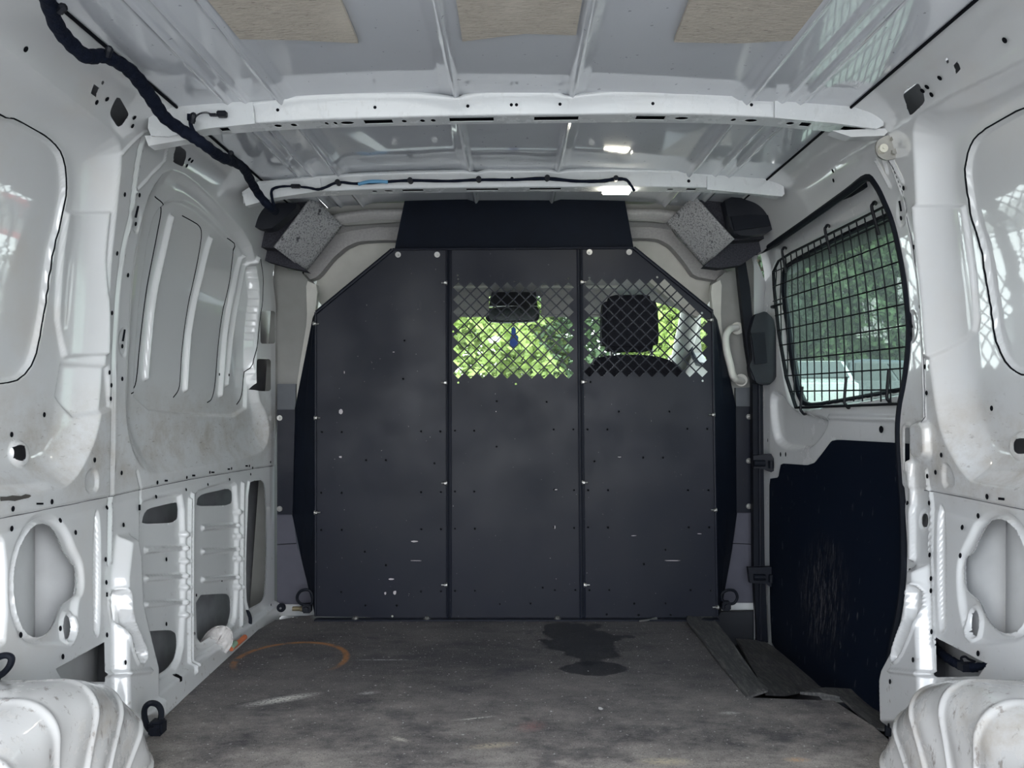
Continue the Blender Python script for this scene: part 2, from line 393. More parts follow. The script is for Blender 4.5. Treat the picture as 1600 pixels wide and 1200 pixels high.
def pdist(P, poly, closed=True):
    """distance to polyline, nearest point and inside mask, vectorised"""
    poly = np.array(poly, float); A = poly; B = np.roll(poly, -1, 0)
    if not closed: A = A[:-1]; B = B[:-1]
    best = np.full(len(P), 1e9); near = np.zeros_like(P); ins = np.zeros(len(P), bool)
    for a, b in zip(A, B):
        ab = b-a; L = ab@ab
        t = np.clip(((P-a)@ab)/(L if L > 1e-14 else 1), 0, 1); q = a+t[:, None]*ab; d = np.hypot(*(P-q).T)
        m = d < best; best[m] = d[m]; near[m] = q[m]
        if closed:
            c = (a[1] > P[:, 1]) != (b[1] > P[:, 1])
            if b[1] != a[1]: ins ^= c & (P[:, 0] < (b[0]-a[0])*(P[:, 1]-a[1])/(b[1]-a[1])+a[0])
    return best, near, ins
class Wall:
    def __init__(s, Ys, Ss):
        s.Ys, s.Ss = Ys, Ss; YY, SS = np.meshgrid(Ys, Ss, indexing='ij'); s.P = np.stack([YY.ravel(), SS.ravel()], 1)
        s.D = np.zeros(len(s.P)); s.kill = []; s.h = Ss[1]-Ss[0]
    def sel(s, poly, m=0.0):
        q = np.array(poly); lo = q.min(0)-m; hi = q.max(0)+m
        return np.where(((s.P > lo) & (s.P < hi)).all(1))[0]
    def loft(s, A, B, d, ease=True):
        i = s.sel(A)
        if len(i) == 0: return
        dA, _, iA = pdist(s.P[i], A); dB, _, iB = pdist(s.P[i], B)
        t = np.where(iB, 1, np.where(iA, dA/(dA+dB+1e-9), 0)); s.D[i] += d*((1-(1-t)**2.2) if ease else t)
    def recess(s, A, d, bev):
        i = s.sel(A)
        if len(i) == 0: return
        dA, _, iA = pdist(s.P[i], A); s.D[i] += d*np.where(iA, sst(dA/bev), 0)
    def rib(s, L, h, w, closed=False, soft=None):
        soft = soft or w*.7; i = s.sel(L, w+soft)
        if len(i) == 0: return
        d, _, _ = pdist(s.P[i], L, closed); s.D[i] += h*sst((w+soft/2-d)/soft)
    def step(s, L, d, w=.006, up=True):
        """offset everything below (or above) polyline given as s(Y)"""
        L = np.array(sorted(L)); sl_ = np.interp(s.P[:, 0], L[:, 0], L[:, 1]); t = sst((s.P[:, 1]-sl_)/w+.5)
        s.D += d*(t if up else 1-t)
    def hole(s, A):
        i = s.sel(A, s.h*2); s.kill.append(A)
        if len(i) == 0: return
        d, n, _ = pdist(s.P[i], A); m = d < s.h*.62; s.P[i[m]] = n[m]
    def val(s, Y, q):
        nS = len(s.Ss); i = int(np.clip(np.searchsorted(s.Ys, Y)-1, 0, len(s.Ys)-2)); j = int(np.clip(np.searchsorted(s.Ss, q)-1, 0, nS-2))
        fy = np.clip((Y-s.Ys[i])/(s.Ys[i+1]-s.Ys[i]), 0, 1); fs = np.clip((q-s.Ss[j])/(s.Ss[j+1]-s.Ss[j]), 0, 1); D = s.D
        return float((D[i*nS+j]*(1-fy)+D[(i+1)*nS+j]*fy)*(1-fs)+(D[i*nS+j+1]*(1-fy)+D[(i+1)*nS+j+1]*fy)*fs)
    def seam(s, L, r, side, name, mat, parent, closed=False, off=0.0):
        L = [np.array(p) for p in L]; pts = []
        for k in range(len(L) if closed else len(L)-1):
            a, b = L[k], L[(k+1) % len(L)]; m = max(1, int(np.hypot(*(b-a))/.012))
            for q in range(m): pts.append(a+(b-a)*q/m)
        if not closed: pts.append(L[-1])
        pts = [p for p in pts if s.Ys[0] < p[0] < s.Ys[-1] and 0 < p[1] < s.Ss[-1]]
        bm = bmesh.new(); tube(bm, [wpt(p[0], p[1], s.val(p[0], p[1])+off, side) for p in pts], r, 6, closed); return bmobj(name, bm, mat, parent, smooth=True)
    def build(s, name, side, mat, off=0, parent=None, clip=None):
        nY, nS = len(s.Ys), len(s.Ss)
        X, Z = wfwd(s.P[:, 0], s.P[:, 1], s.D+off, side); V = np.stack([X, s.P[:, 0], Z], 1)
        idx = np.arange(nY*nS).reshape(nY, nS)
        q = np.stack([idx[:-1, :-1], idx[1:, :-1], idx[1:, 1:], idx[:-1, 1:]], -1).reshape(-1, 4)
        c = s.P[q].mean(1); ok = np.ones(len(q), bool)
        for A in s.kill:
            a = np.array(A); b = ((c > a.min(0)) & (c < a.max(0))).all(1); j = np.where(b)[0]
            if len(j): ok[j[pdist(c[j], A)[2]]] = False
        q = q[ok]
        if side > 0: q = q[:, ::-1]
        me = bpy.data.meshes.new(name); me.vertices.add(len(V)); me.vertices.foreach_set('co', V.astype(np.float32).ravel())
        me.loops.add(len(q)*4); me.loops.foreach_set('vertex_index', q.astype(np.int32).ravel())
        me.polygons.add(len(q)); me.polygons.foreach_set('loop_start', np.arange(0, len(q)*4, 4, dtype=np.int32))
        me.update(calc_edges=True); me.validate()
        me.polygons.foreach_set('use_smooth', [True]*len(me.polygons)); me.update()
        return link(name, me, mat, parent)
def disc_on_wall(bm, Y, s, off, side, ry, rs=None, n=10):
    rs = rs or ry; pts = [wpt(Y+ry*math.cos(2*PI*k/n), s+rs*math.sin(2*PI*k/n), off-.0012, side) for k in range(n)]
    vs = [bm.verts.new(p) for p in pts]; bm.faces.new(vs)


# ================================================================ LEFT WALL
STEP = .0032
Ysl = np.concatenate([np.arange(-.1, 1.08, .02), np.arange(1.08, 2.70, STEP)]); Ssl = np.arange(0, SMAX, STEP)
WL = Wall(Ysl, Ssl)
belt_l = WP([(-300, 874), (0, 811), (178, 775), (300, 749), (400, 732), (428, 728)])
# rear quarter pocket
lipA = chaikin(WP([(-900, -560), (-300, -165), (80, 132), (160, 194), (186, 218), (191, 245), (183, 320), (173, 440), (167, 525), (163, 600), (158, 650), (148, 690), (133, 722), (117, 748), (98, 763), (50, 772), (0, 777), (-300, 820), (-900, 900)]), 1)
midA = chaikin(WP([(-700, -200), (-300, 5), (20, 180), (78, 210), (100, 235), (112, 262), (112, 310), (104, 390), (92, 470), (86, 540), (84, 620), (76, 670), (58, 700), (0, 706), (-300, 730), (-700, 760)], .05), 1)
WL.loft(lipA, midA, .050)
blankA = chaikin(WP([(-700, -120), (-300, 40), (0, 183), (22, 186), (68, 212), (88, 231), (97, 252), (101, 287), (99, 312), (90, 355), (82, 382), (70, 460), (62, 512), (50, 565), (30, 592), (0, 600), (-300, 640), (-700, 690)], .056), 1)
WL.recess(blankA, .012, .004)

# pillar bulge plate inside the pocket
bul = WP([(116, 330), (158, 330), (150, 470), (148, 555), (110, 560), (100, 500), (106, 400)], .03)
WL.recess(bul, -.008, .006)
WL.recess(WP([(108, 565), (150, 570), (155, 640), (118, 655), (100, 620)], .03), .008, .010)
ovA = circ(27, 708, 15, 22, 20); WL.recess(WP(ovA, .05), -.010, .008)
WL.hole(WP(rrect(19, 695, 36, 720, 8), .045))
# forward pocket and its window blanks
lipB = chaikin(WP([(262, 262), (236, 296), (224, 335), (213, 380), (206, 440), (201, 520), (197, 600), (197, 640), (201, 680), (210, 712), (224, 734), (240, 742), (275, 737), (350, 722), (396, 713), (416, 700), (422, 672), (416, 645), (403, 622), (398, 560), (403, 480), (402, 420), (390, 372), (340, 318), (296, 276)]), 1)
midB = chaikin(WP([(262, 300), (240, 320), (230, 350), (218, 430), (207, 560), (204, 640), (208, 668), (226, 690), (330, 682), (388, 672), (394, 650), (388, 620), (384, 560), (391, 480), (391, 430), (380, 390), (340, 348), (296, 306)], .028), 1)
WL.loft(lipB, midB, .028)
WL.step(WP([(204, 650), (300, 653), (400, 660)], .045), 0)
winB = chaikin(WP([(262, 312), (242, 330), (232, 360), (220, 440), (209, 560), (207, 640), (300, 650), (384, 652), (386, 600), (388, 520), (391, 430), (378, 396), (340, 352), (296, 314)], .03), 1)
WL.recess(winB, .010, .008)
DL = []
for L in ([(235, 307), (250, 318), (253, 330), (245, 370), (230, 450), (220, 525), (214, 597), (207, 611), (199, 615)],
          [(285, 337), (300, 345), (313, 353), (316, 366), (312, 395), (297, 462), (285, 537), (282, 597), (279, 611), (271, 621)],
          [(352, 372), (367, 385), (362, 425), (350, 475), (341, 537), (337, 597), (332, 624), (324, 629)],
          [(390, 405), (395, 430), (393, 462), (383, 550), (380, 600), (377, 622), (370, 632)]):
    Lw = chaikin(WP(L, .037), 2, False); DL.append(Lw)
for L in ([(266, 340), (252, 400), (235, 487), (226, 590)], [(327, 374), (307, 450), (293, 525), (288, 608)], [(375, 402), (360, 462), (350, 525), (343, 617)], [(384, 404), (370, 462), (359, 530), (352, 600)]):
    WL.rib(WP(L, .037), -.012, .006, soft=.008)
# belt seam, pillar flange
WL.step(belt_l, .004, .010, up=False)
WL.rib(belt_l, .003, .002)
seam = WP([(229, 212), (216, 262), (207, 337), (196, 385), (190, 425), (182, 525), (180, 600), (179, 690), (178, 774), (176, 880)])
WL.rib(seam, -.0035, .0018); 
WL.rib([(y-.012, s) for y, s in seam], .003, .003)
WL.rib(WP([(191, 240), (230, 205)]), -.004, .003)
WL.rib(WP([(265, 222), (257, 252), (212, 300)]), -.005, .002)
for c in ((213, 342), (193, 535)): WL.recess(WP(circ(c[0], c[1], 8, 24, 14)), .003, .006)
# lower rear: speaker opening
spk = chaikin(WP([(67, 816), (85, 824), (97, 845), (104, 866), (112, 872), (116, 882), (124, 885), (124, 926), (116, 934), (100, 945), (95, 960), (88, 978), (75, 993), (60, 997), (45, 990), (33, 965), (27, 935), (26, 897), (33, 862), (48, 830)]), 1)
spr = chaikin(WP([(67, 800), (92, 806), (112, 830), (122, 858), (134, 880), (136, 925), (124, 942), (126, 1000), (112, 1012), (85, 1010), (60, 1012), (38, 1004), (22, 970), (16, 935), (17, 890), (26, 850), (45, 815)]), 2)
WL.recess(spr, .010, .012)
WL.rib(spk, -.008, .004, True); WL.hole(spk)
WL.hole(WP(circ(114, 980, 6.5, 19, 18)))
WL.rib(WP(circ(114, 980, 9, 24, 20)), -.006, .003, True)
WL.recess(chaikin(WP([(148, 798), (160, 796), (160, 985), (154, 1000), (148, 985)]), 2), .012, .008)
WL.hole(WP([(149, 971), (155, 970), (155, 985), (149, 986)]))
WL.recess(chaikin(WP([(-60, 850), (0, 832), (14, 850), (16, 1000), (0, 1016), (-60, 1030)]), 1), .016, .012)
tri = WP([(90, 1045), (128, 1024), (166, 1003), (167, 1066), (101, 1064)]); WL.hole(tri)
WL.recess(chaikin(WP([(132, 748), (140, 732), (150, 732), (155, 745), (154, 768), (136, 772)]), 1), .006, .006)
# pillar foot
ft = WP([(184, 835), (205, 832), (212, 870), (214, 940), (228, 1000), (238, 1040), (238, 1130), (178, 1130), (176, 1050), (176, 900)])
WL.recess(ft, -.030, .022)
sl_ = chaikin(WP([(194, 925), (206, 918), (208, 962), (221, 994), (234, 1024), (222, 1042), (212, 1020), (204, 985), (195, 960)], -.03), 1); WL.recess(sl_, .026, .006); WL.rib(sl_, -.005, .003, True)
WL.rib(WP([(170, 1056), (238, 1048)], -.03), -.006, .004)
# lower forward bays
WL.recess(chaikin(WP([(221, 790), (232, 778), (276, 770), (290, 772), (293, 860), (292, 1000), (282, 1044), (262, 1062), (238, 1078), (224, 1000), (219, 900)]), 1), .012, .010)
WL.recess(chaikin(WP([(306, 772), (316, 762), (366, 750), (374, 760), (376, 860), (374, 960), (366, 984), (312, 1020), (305, 1000), (304, 880)]), 1), .012, .010)
for (x0, x1, ys) in ((224, 286, (857, 901, 942)), (312, 368, (822, 859, 903))):
    for y in ys: 
        WL.rib(WP([(x0+6, y+3), (x1, y-1)], .012), -.010, .006, soft=.005); WL.rib(WP([(x0+6, y+3), (x1, y-1)], .012), .006, .0015, soft=.003)
for y in (835, 877, 918, 961): WL.recess(WP(circ(287, y, 5, 6), .01), -.008, .006)
for y in (800, 838, 873, 917): WL.recess(WP(circ(370, y, 4, 6), .01), -.008, .006)
for x0, y0, y1 in ((297, 780, 1050), (301, 772, 1040)): WL.rib(WP([(x0+1, y0), (x0, (y0+y1)/2), (x0, y1)]), -.008, .004)
WL.rib(WP([(380, 756), (379, 850), (378, 975)]), -.009, .006)
WL.hole(chaikin(WP([(224, 819), (226, 806), (233, 795), (270, 786), (278, 785), (280, 795), (279, 811), (270, 817)], .012), 1, q=.15))
WL.hole(chaikin(WP([(221, 987), (268, 984), (277, 990), (278, 1010), (274, 1030), (262, 1046), (238, 1061), (235, 1030)], .012), 1, q=.15))
WL.hole(chaikin(WP([(309, 791), (311, 778), (318, 772), (358, 763), (364, 768), (364, 786), (354, 790)], .012), 1, q=.15))
WL.hole(chaikin(WP([(308, 930), (355, 927), (361, 934), (362, 955), (357, 977), (346, 985), (310, 1008)], .012), 1, q=.15))
tall = chaikin(WP([(388, 755), (396, 751), (410, 750), (414, 770), (416, 850), (414, 925), (408, 940), (396, 947), (385, 952), (383, 900), (385, 830)]), 1)
WL.hole(tall); WL.rib(tall, -.006, .005, True)
WL.hole(WP(rrect(407, 486, 430, 537, 4))); WL.hole(WP(rrect(401, 561, 423, 611, 4)))
WL.rib(WP([(214, 736+0), (222, 770), (222, 815)]), .003, .003)
# bottom flange
WL.step(WP([(220, 1100), (300, 1035), (360, 995), (425, 945)]), -.018, .010, up=False)
WL.hole(WP([(272, 1054), (276, 1052), (276, 1064), (272, 1066)]))
# upper holes
hA = chaikin(WP([(185, 149), (200, 175), (201, 180), (193, 193), (184, 199), (173, 182), (172, 175)]), 1, q=.15); WL.hole(hA)
hB = chaikin(WP([(277, 225), (291, 236), (291, 246), (286, 261), (271, 254), (271, 245)]), 1, q=.15); WL.hole(hB)
WL.hole(WP([(147, 131), (154, 137), (150, 152), (142, 146)])); WL.hole(WP([(160, 125), (163, 128), (161, 134), (158, 131)]))
wall_left = WL.build('wall_left', -1, M['wall_l']); tag(wall_left, kind='structure')
WL.seam(blankA, .0016, -1, 'gap_shade', M['hole'], wall_left, True)  # black tubes along the cracks stand in for the shade inside them
for L in DL: WL.seam(L, .0016, -1, 'gap_shade', M['hole'], wall_left)
SEALG = simple('seam_shadow', (.10, .10, .11), .8)
WL.seam(belt_l, .0012, -1, 'belt_seam', SEALG, wall_left, off=.0005)
WL.seam([(y+.003, s) for y, s in seam], .0010, -1, 'pillar_seam', SEALG, wall_left, off=.0004)
WC = Wall(np.linspace(-.1, 2.98, 60), np.linspace(0, SMAX, 40)); WC.build('outer_skin', -1, M['cavity'], .105, wall_left)
bm = bmesh.new()
for px, py, off in ((39, 77, 0), (150, 160, 0), (166, 155, 0), (209, 184, 0), (206, 197, 0), (295, 249, 0), (299, 252, 0), (291, 259, 0),
    (194, 304, 0), (182, 396, 0), (174, 489, 0), (170, 582, 0), (217, 305, 0), (199, 430, 0), (211, 350, 0), (190, 541, 0), (190, 592, 0), (173, 602, 0), (172, 623, 0), (68, 648, .04), (17, 679, .05),
    (147, 719, 0), (189, 739, 0), (80, 784, 0), (19, 795, 0), (17, 826, 0), (166, 793, 0), (93, 813, 0), (117, 832, 0), (192, 820, 0), (243, 776, 0), (290, 765, 0), (324, 757, 0), (358, 749, 0), (245, 754, 0), (291, 746, 0), (327, 738, 0), (361, 732, 0),
    (214, 663, .03), (266, 663, .03), (309, 663, .03), (345, 664, .03), (359, 664, .03), (164, 874, 0), (165, 910, 0), (166, 992, 0), (31, 992, 0), (93, 982, 0), (97, 1026, 0), (259, 874, .012), (259, 975, .012), (346, 907, .012), (195, 1035, -.03), (306, 930, 0), (303, 990, 0), (342, 584, .06), (357, 586, 0), (342, 585, 0), (394, 731, 0), (391, 741, 0), (389, 728, 0), (422, 722, 0), (421, 945, 0)):
    Y, s = winv(px, py, off); r = .0042 if Y < 2 else .0036; disc_on_wall(bm, Y, s, off+(.004 if s > .2 else 0)-.0045, -1, r*1.2, r*1.3)
for px, py, wx, wy in ((60, 787, 11, 3), (258, 751, 5, 3), (301, 743, 5, 3), (331, 738, 5, 2.5), (356, 733, 4, 2.5), (384, 728, 4, 2.5), (165, 929, 3, 7), (216, 793, 3.5, 9)):
    P = [winv(px+dx, py+dy) for dx, dy in ((-wx/2, -wy/2), (wx/2, -wy/2), (wx/2, wy/2), (-wx/2, wy/2))]
    bm.faces.new([bm.verts.new(wpt(y, s, -.003, -1)) for y, s in P])
tag(bmobj('bolt_holes', bm, M['hole'], wall_left), kind='stuff')
# dark scuff along the lip of the rear pocket
bm = bmesh.new(); up_ = [(0, 776), (10, 776), (20, 774), (32, 775), (40, 772), (46, 773)]; lo_ = [(0, 783), (12, 782), (22, 783), (34, 780), (44, 778), (48, 775)]
vv = [bm.verts.new(wpt(*winv(x, y), WL.val(*winv(x, y))-.0012, -1)) for x, y in up_+lo_[::-1]]; bm.faces.new(vv)
tag(bmobj('scuff_mark', bm, simple('dark_scuff', (.07, .065, .06), .8), wall_left), kind='stuff')
# keyhole slots
bm = bmesh.new()
for a, b in (((216, 322), (212, 340)), ((195, 515), (192, 533))):
    A = winv(*a); B = winv(*b); cyl(bm, wpt(*A, 0, -1), wpt(*B, 0, -1), .0022, 6)
tag(bmobj('keyhole_slots', bm, M['hole'], wall_left), kind='stuff')
# foil-faced pads seen through the speaker opening
def cavity_pads(side, parent, pxs):
    for a, b in pxs:
        rows = []
        for i in range(9):
            u = i/8; row = []
            for j in range(9):
                v = j/8; px = a[0]+(a[2]-a[0])*u; py = a[1]+(a[3]-a[1])*v
                Y, s = winv(px, py, .06); row.append(wpt(Y, s, b+.060-.052*math.sin(PI*min(max(u, .0), 1))**.6, side))
            rows.append(row)
        strip('cavity_pad', rows, M['cavpad'], parent)
cavity_pads(-1, wall_left, (((-20, 790, 66, 1015), .03), ((69, 790, 150, 1015), .035)))
cavity_pads(-1, wall_left, (((60, 1000, 190, 1080), .06),))

# ================================================================ RIGHT WALL
WR = Wall(np.concatenate([np.arange(-.1, 1.08, .02), np.arange(1.08, 2.70, STEP)]), Ssl)
lipR = chaikin(WP([(2500, -560), (1900, -85), (1597, 95), (1450, 167), (1431, 186), (1425, 210), (1430, 300), (1437, 400), (1446, 480), (1452, 560), (1460, 625), (1470, 675), (1487, 712), (1505, 740), (1522, 755), (1600, 764), (1900, 810), (2500, 900)]), 1)
midR = chaikin(WP([(2300, -200), (1900, 5), (1600, 150), (1530, 190), (1508, 215), (1498, 250), (1500, 310), (1512, 390), (1525, 470), (1532, 540), (1536, 620), (1545, 665), (1562, 694), (1600, 700), (1900, 730), (2300, 760)], .05), 1)
WR.loft(lipR, midR, .050)
blR = chaikin(WP([(2300, -120), (1900, 40), (1600, 170), (1570, 185), (1536, 206), (1522, 222), (1514, 245), (1511, 270), (1515, 300), (1522, 345), (1535, 382), (1545, 445), (1552, 480), (1557, 525), (1570, 560), (1588, 580), (1605, 587), (1900, 630), (2300, 690)], .056), 1)
WR.recess(blR, .012, .004); 
WR.recess(WP([(1448, 320), (1494, 320), (1505, 400), (1515, 500), (1512, 520), (1475, 560), (1466, 560), (1455, 420)], .03), -.008, .006)
WR.recess(WP(circ(1600, 697, 20, 24, 20), .05), -.010, .008); WR.hole(WP(rrect(1588, 685, 1614, 709, 9), .045))
belt_r = WP([(1441, 766), (1457, 768), (1600, 797), (1900, 858)]); belt_r2 = belt_r+[(1.9, belt_r[0][1])]
WR.step(belt_r2, .004, .010, up=False); WR.rib(belt_r, .003, .002)
seamr = WP([(1380, 215), (1395, 262), (1409, 300), (1419, 350), (1430, 410), (1437, 460), (1441, 520), (1444, 600), (1446, 660)])
WR.rib(seamr, -.0045, .0028); WR.rib(WP([(1452, 760), (1453, 870), (1456, 950), (1458, 1010)]), -.004, .002)
for c in ((1409, 330), (1425, 510)): WR.recess(WP(circ(c[0], c[1], 9, 26, 14)), .003, .006)
for a, b in (((1369, 252), (1391, 292)), ((1381, 250), (1387, 270)), ((1392, 248), (1411, 285))): WR.rib(WP([a, b]), -.005, .003)
WR.recess(chaikin(WP([(1428, 664), (1434, 656), (1455, 656), (1457, 700), (1456, 716), (1440, 722), (1429, 712)]), 1), -.016, .010)
WR.hole(WP(rrect(1414, 668, 1422, 733, 3.9))); WR.rib(WP(rrect(1412, 664, 1424, 737, 5)), -.003, .003, True)
WR.hole(WP(circ(1443, 813, 5, 11, 16))); WR.rib(WP(circ(1443, 813, 8, 15, 16)), .004, .003, True)
WR.hole(WP(rrect(1415.5, 817, 1420, 829, 2))); WR.hole(WP(rrect(1417, 888, 1421, 900, 2)))
WR.rib(WP([(1425, 725), (1424, 800), (1425, 870)]), -.012, .008); WR.rib(WP([(1448, 735), (1450, 860)]), -.005, .003)
WR.recess(chaikin(WP([(1471, 724), (1482, 724), (1491, 745), (1491, 762), (1472, 764)]), 1), .006, .006)
spkr = chaikin(WP([(1557, 810), (1570, 815), (1588, 836), (1600, 870), (1610, 910), (1605, 945), (1595, 975), (1580, 990), (1560, 989), (1545, 977), (1532, 957), (1525, 937), (1512, 927), (1504, 920), (1502, 897), (1502, 876), (1507, 869), (1515, 866), (1522, 847), (1540, 815)]), 1)
sprr = chaikin(WP([(1557, 794), (1580, 800), (1602, 830), (1618, 880), (1620, 930), (1612, 975), (1595, 1002), (1560, 1006), (1525, 1010), (1506, 1000), (1494, 950), (1490, 900), (1494, 868), (1508, 840), (1524, 806)]), 2)
WR.recess(sprr, .010, .012); WR.rib(spkr, -.008, .004, True); WR.hole(spkr)
WR.hole(WP(circ(1514, 974, 7, 20, 18))); WR.rib(WP(circ(1514, 974, 9.5, 25, 20)), -.006, .003, True)
WR.recess(chaikin(WP([(1461, 790), (1474, 788), (1476, 980), (1470, 993), (1462, 980)]), 2), .012, .008)
WR.hole(WP([(1470, 965), (1476, 966), (1476, 980), (1470, 979)]))
WR.hole(WP([(1459, 996), (1500, 1017), (1539, 1037), (1526, 1057), (1461, 1058)]))
WR.recess(WP([(1384, 1060), (1386, 1140), (1462, 1140), (1460, 1040), (1456, 960), (1450, 880), (1428, 880), (1424, 960), (1404, 1010), (1388, 1040)]), -.030, .022)
sl_ = chaikin(WP([(1415, 914), (1427, 912), (1429, 960), (1421, 990), (1402, 1030), (1392, 1036), (1391, 1022), (1403, 985), (1413, 960)], -.03), 1); WR.recess(sl_, .022, .006); WR.rib(sl_, -.005, .003, True)
WR.rib(WP([(1388, 1048), (1460, 1056)], -.03), -.006, .004)
WR.hole(chaikin(WP([(1434, 129), (1443, 145), (1445, 160), (1422, 182), (1417, 168), (1411, 150), (1414, 142)]), 1, q=.15))
WR.hole(WP([(1496, 95), (1501, 108), (1494, 116), (1490, 102)])); WR.hole(WP([(1480, 89), (1483, 97), (1480, 100), (1477, 93)]))
# sliding-door opening
DOOR = [(1352, 277), (1368, 290), (1382, 318), (1395, 352), (1408, 412), (1416, 470), (1419, 525), (1413, 590), (1404, 640), (1402, 690), (1408, 780), (1410, 850), (1409, 905), (1403, 955), (1391, 1015), (1388, 1040), (1387, 1100), (1386, 1150)]
dop = WP(chaikin(DOOR, 1, False)); dop = [(y, max(s, -.02)) for y, s in dop]
front = WP([(1178, 960), (1177, 700), (1177, 500), (1178, 420), (1184, 400), (1200, 386), (1260, 345), (1320, 302), (1340, 285)])
dpoly = dop+[(dop[-1][0], -.05), (2.66, -.05)]+[(min(y, 2.68), s) for y, s in front]
WR.hole(dpoly)
wall_right = WR.build('wall_right', 1, M['wall_r']); tag(wall_right, kind='structure')
WR.seam(blR, .0018, 1, 'gap_shade', M['hole'], wall_right, True)  # black tube again stands in for the crack's shade
WR.seam(belt_r, .0012, 1, 'belt_seam', SEALG, wall_right, off=.0005)
WR.seam([(y-.003, s) for y, s in seamr], .0010, 1, 'pillar_seam', SEALG, wall_right, off=.0004)
WC = Wall(np.linspace(-.1, 1.76, 40), np.linspace(0, SMAX, 40)); WC.build('outer_skin', 1, M['cavity'], .105, wall_right)
WC = Wall(np.linspace(1.76, 2.75, 20), np.linspace(1.30, SMAX, 10)); WC.build('roof_side_skin', 1, M['cavity'], .13, wall_right)
cavity_pads(1, wall_right, (((1480, 790, 1558, 1015), .035), ((1562, 790, 1640, 1015), .03), ((1440, 985, 1560, 1075), .06)))
bm = bmesh.new()
for px, py, off in ((1574, 63, 0), (1472, 122, 0), (1445, 142, 0), (1459, 148, 0), (1452, 136, 0), (1411, 341, 0), (1431, 386, 0), (1441, 479, 0), (1427, 522, 0), (1448, 573, 0), (1451, 614, 0), (1553, 638, .04), (1474, 711, 0), (1452, 744, 0), (1421, 786, 0), (1455, 786, 0), (1546, 776, 0), (1532, 806, 0), (1507, 824, 0), (1456, 867, 0), (1458, 904, 0), (1458, 923, 0), (1459, 987, 0), (1504, 868, 0), (1305, 282, 0), (1304, 267, 0), (1344, 217, 0), (1415, 294, 0), (1532, 1021, 0), (1430, 1031, -.03), (1394, 1065, -.03), (1392, 1134, -.03), (1465, 738, 0)):
    Y, s = winv(px, py, off); disc_on_wall(bm, Y, s, off-.0035, 1, .0052, .0056)
P = [winv(1567+dx, 779+dy) for dx, dy in ((-5, -2), (5, -1), (5, 3), (-5, 2))]; bm.faces.new([bm.verts.new(wpt(y, s, -.003, 1)) for y, s in P])
tag(bmobj('bolt_holes', bm, M['hole'], wall_right), kind='stuff')
bm = bmesh.new()
for a, b in (((1405, 314), (1408, 330)), ((1420, 495), (1425, 512))):
    cyl(bm, wpt(*winv(*a), 0, 1), wpt(*winv(*b), 0, 1), .0022, 6)
tag(bmobj('keyhole_slots', bm, M['hole'], wall_right), kind='stuff')

# ================================================================ ROOF
def roofz(x): return 1.418-.030*(abs(x)/.75)**2.2
xs = np.linspace(-.76, .76, 305); ys = np.concatenate([np.linspace(-.1, 1.0, 12), np.linspace(1.05, 2.62, 60)])
V = []; 
for y in ys:
    for x in xs:
        z = roofz(x); ax = abs(x)
        for c, h, wd in ((.128, .010, .008), (.515, .010, .008), (.59, .006, .007), (.63, .006, .007)):
            z -= h*max(0, 1-(abs(ax-c)/wd)**2)
        if ax < .128: z += .002
        if .14 < ax < .50: z += .006*min(1, min(ax-.14, .50-ax)/.02)
        V.append((float(x), float(y), float(z)))
n = len(xs); Fc = [(i*n+j, i*n+j+1, (i+1)*n+j+1, (i+1)*n+j) for i in range(len(ys)-1) for j in range(n-1)]
ceiling = mesh('ceiling', V, Fc, M['ceiling'], smooth=True); tag(ceiling, kind='structure')
bm = bmesh.new(); box(bm, (0, 1.7, 1.46), (2.0, 3.7, .02)); bmobj('roof_skin', bm, M['cavity'], ceiling)
bm = bmesh.new()
for sx in (-1, 1):   # shadow gap where the roof meets the cant rail
    tube(bm, [(sx*.742, y, 1.387) for y in (-.1, 1.0, 2.6)], .0035, 6)
bmobj('rail_joint', bm, M['hole'], ceiling)
# damping pads
for lab, P in (('beige fibrous damping pad on the ceiling at upper left', [(-.52, .55), (-.28, .55), (-.291, 1.435), (-.395, 1.415), (-.50, 1.400)]),
               ('beige fibrous damping pad on the ceiling at top centre', [(-.10, .55), (.115, .55), (.114, 1.41), (.02, 1.405), (-.096, 1.435)]),
               ('beige fibrous damping pad on the ceiling at upper right', [(.27, .55), (.53, .55), (.507, 1.405), (.42, 1.425), (.298, 1.43)])):
    ref = roofz(sum(p[0] for p in P)/len(P))
    o = plate('damping_pad', P, [], lambda u, v, k: Vector((u, v, roofz(u)+.003-.007*k)), M['pad'], extra=[(P[0][0]*(1-t)+P[1][0]*t, y) for t in (.25, .5, .75) for y in (.6, .9, 1.2)])
    tag(o, lab, 'pad', 'ceiling damping pads')

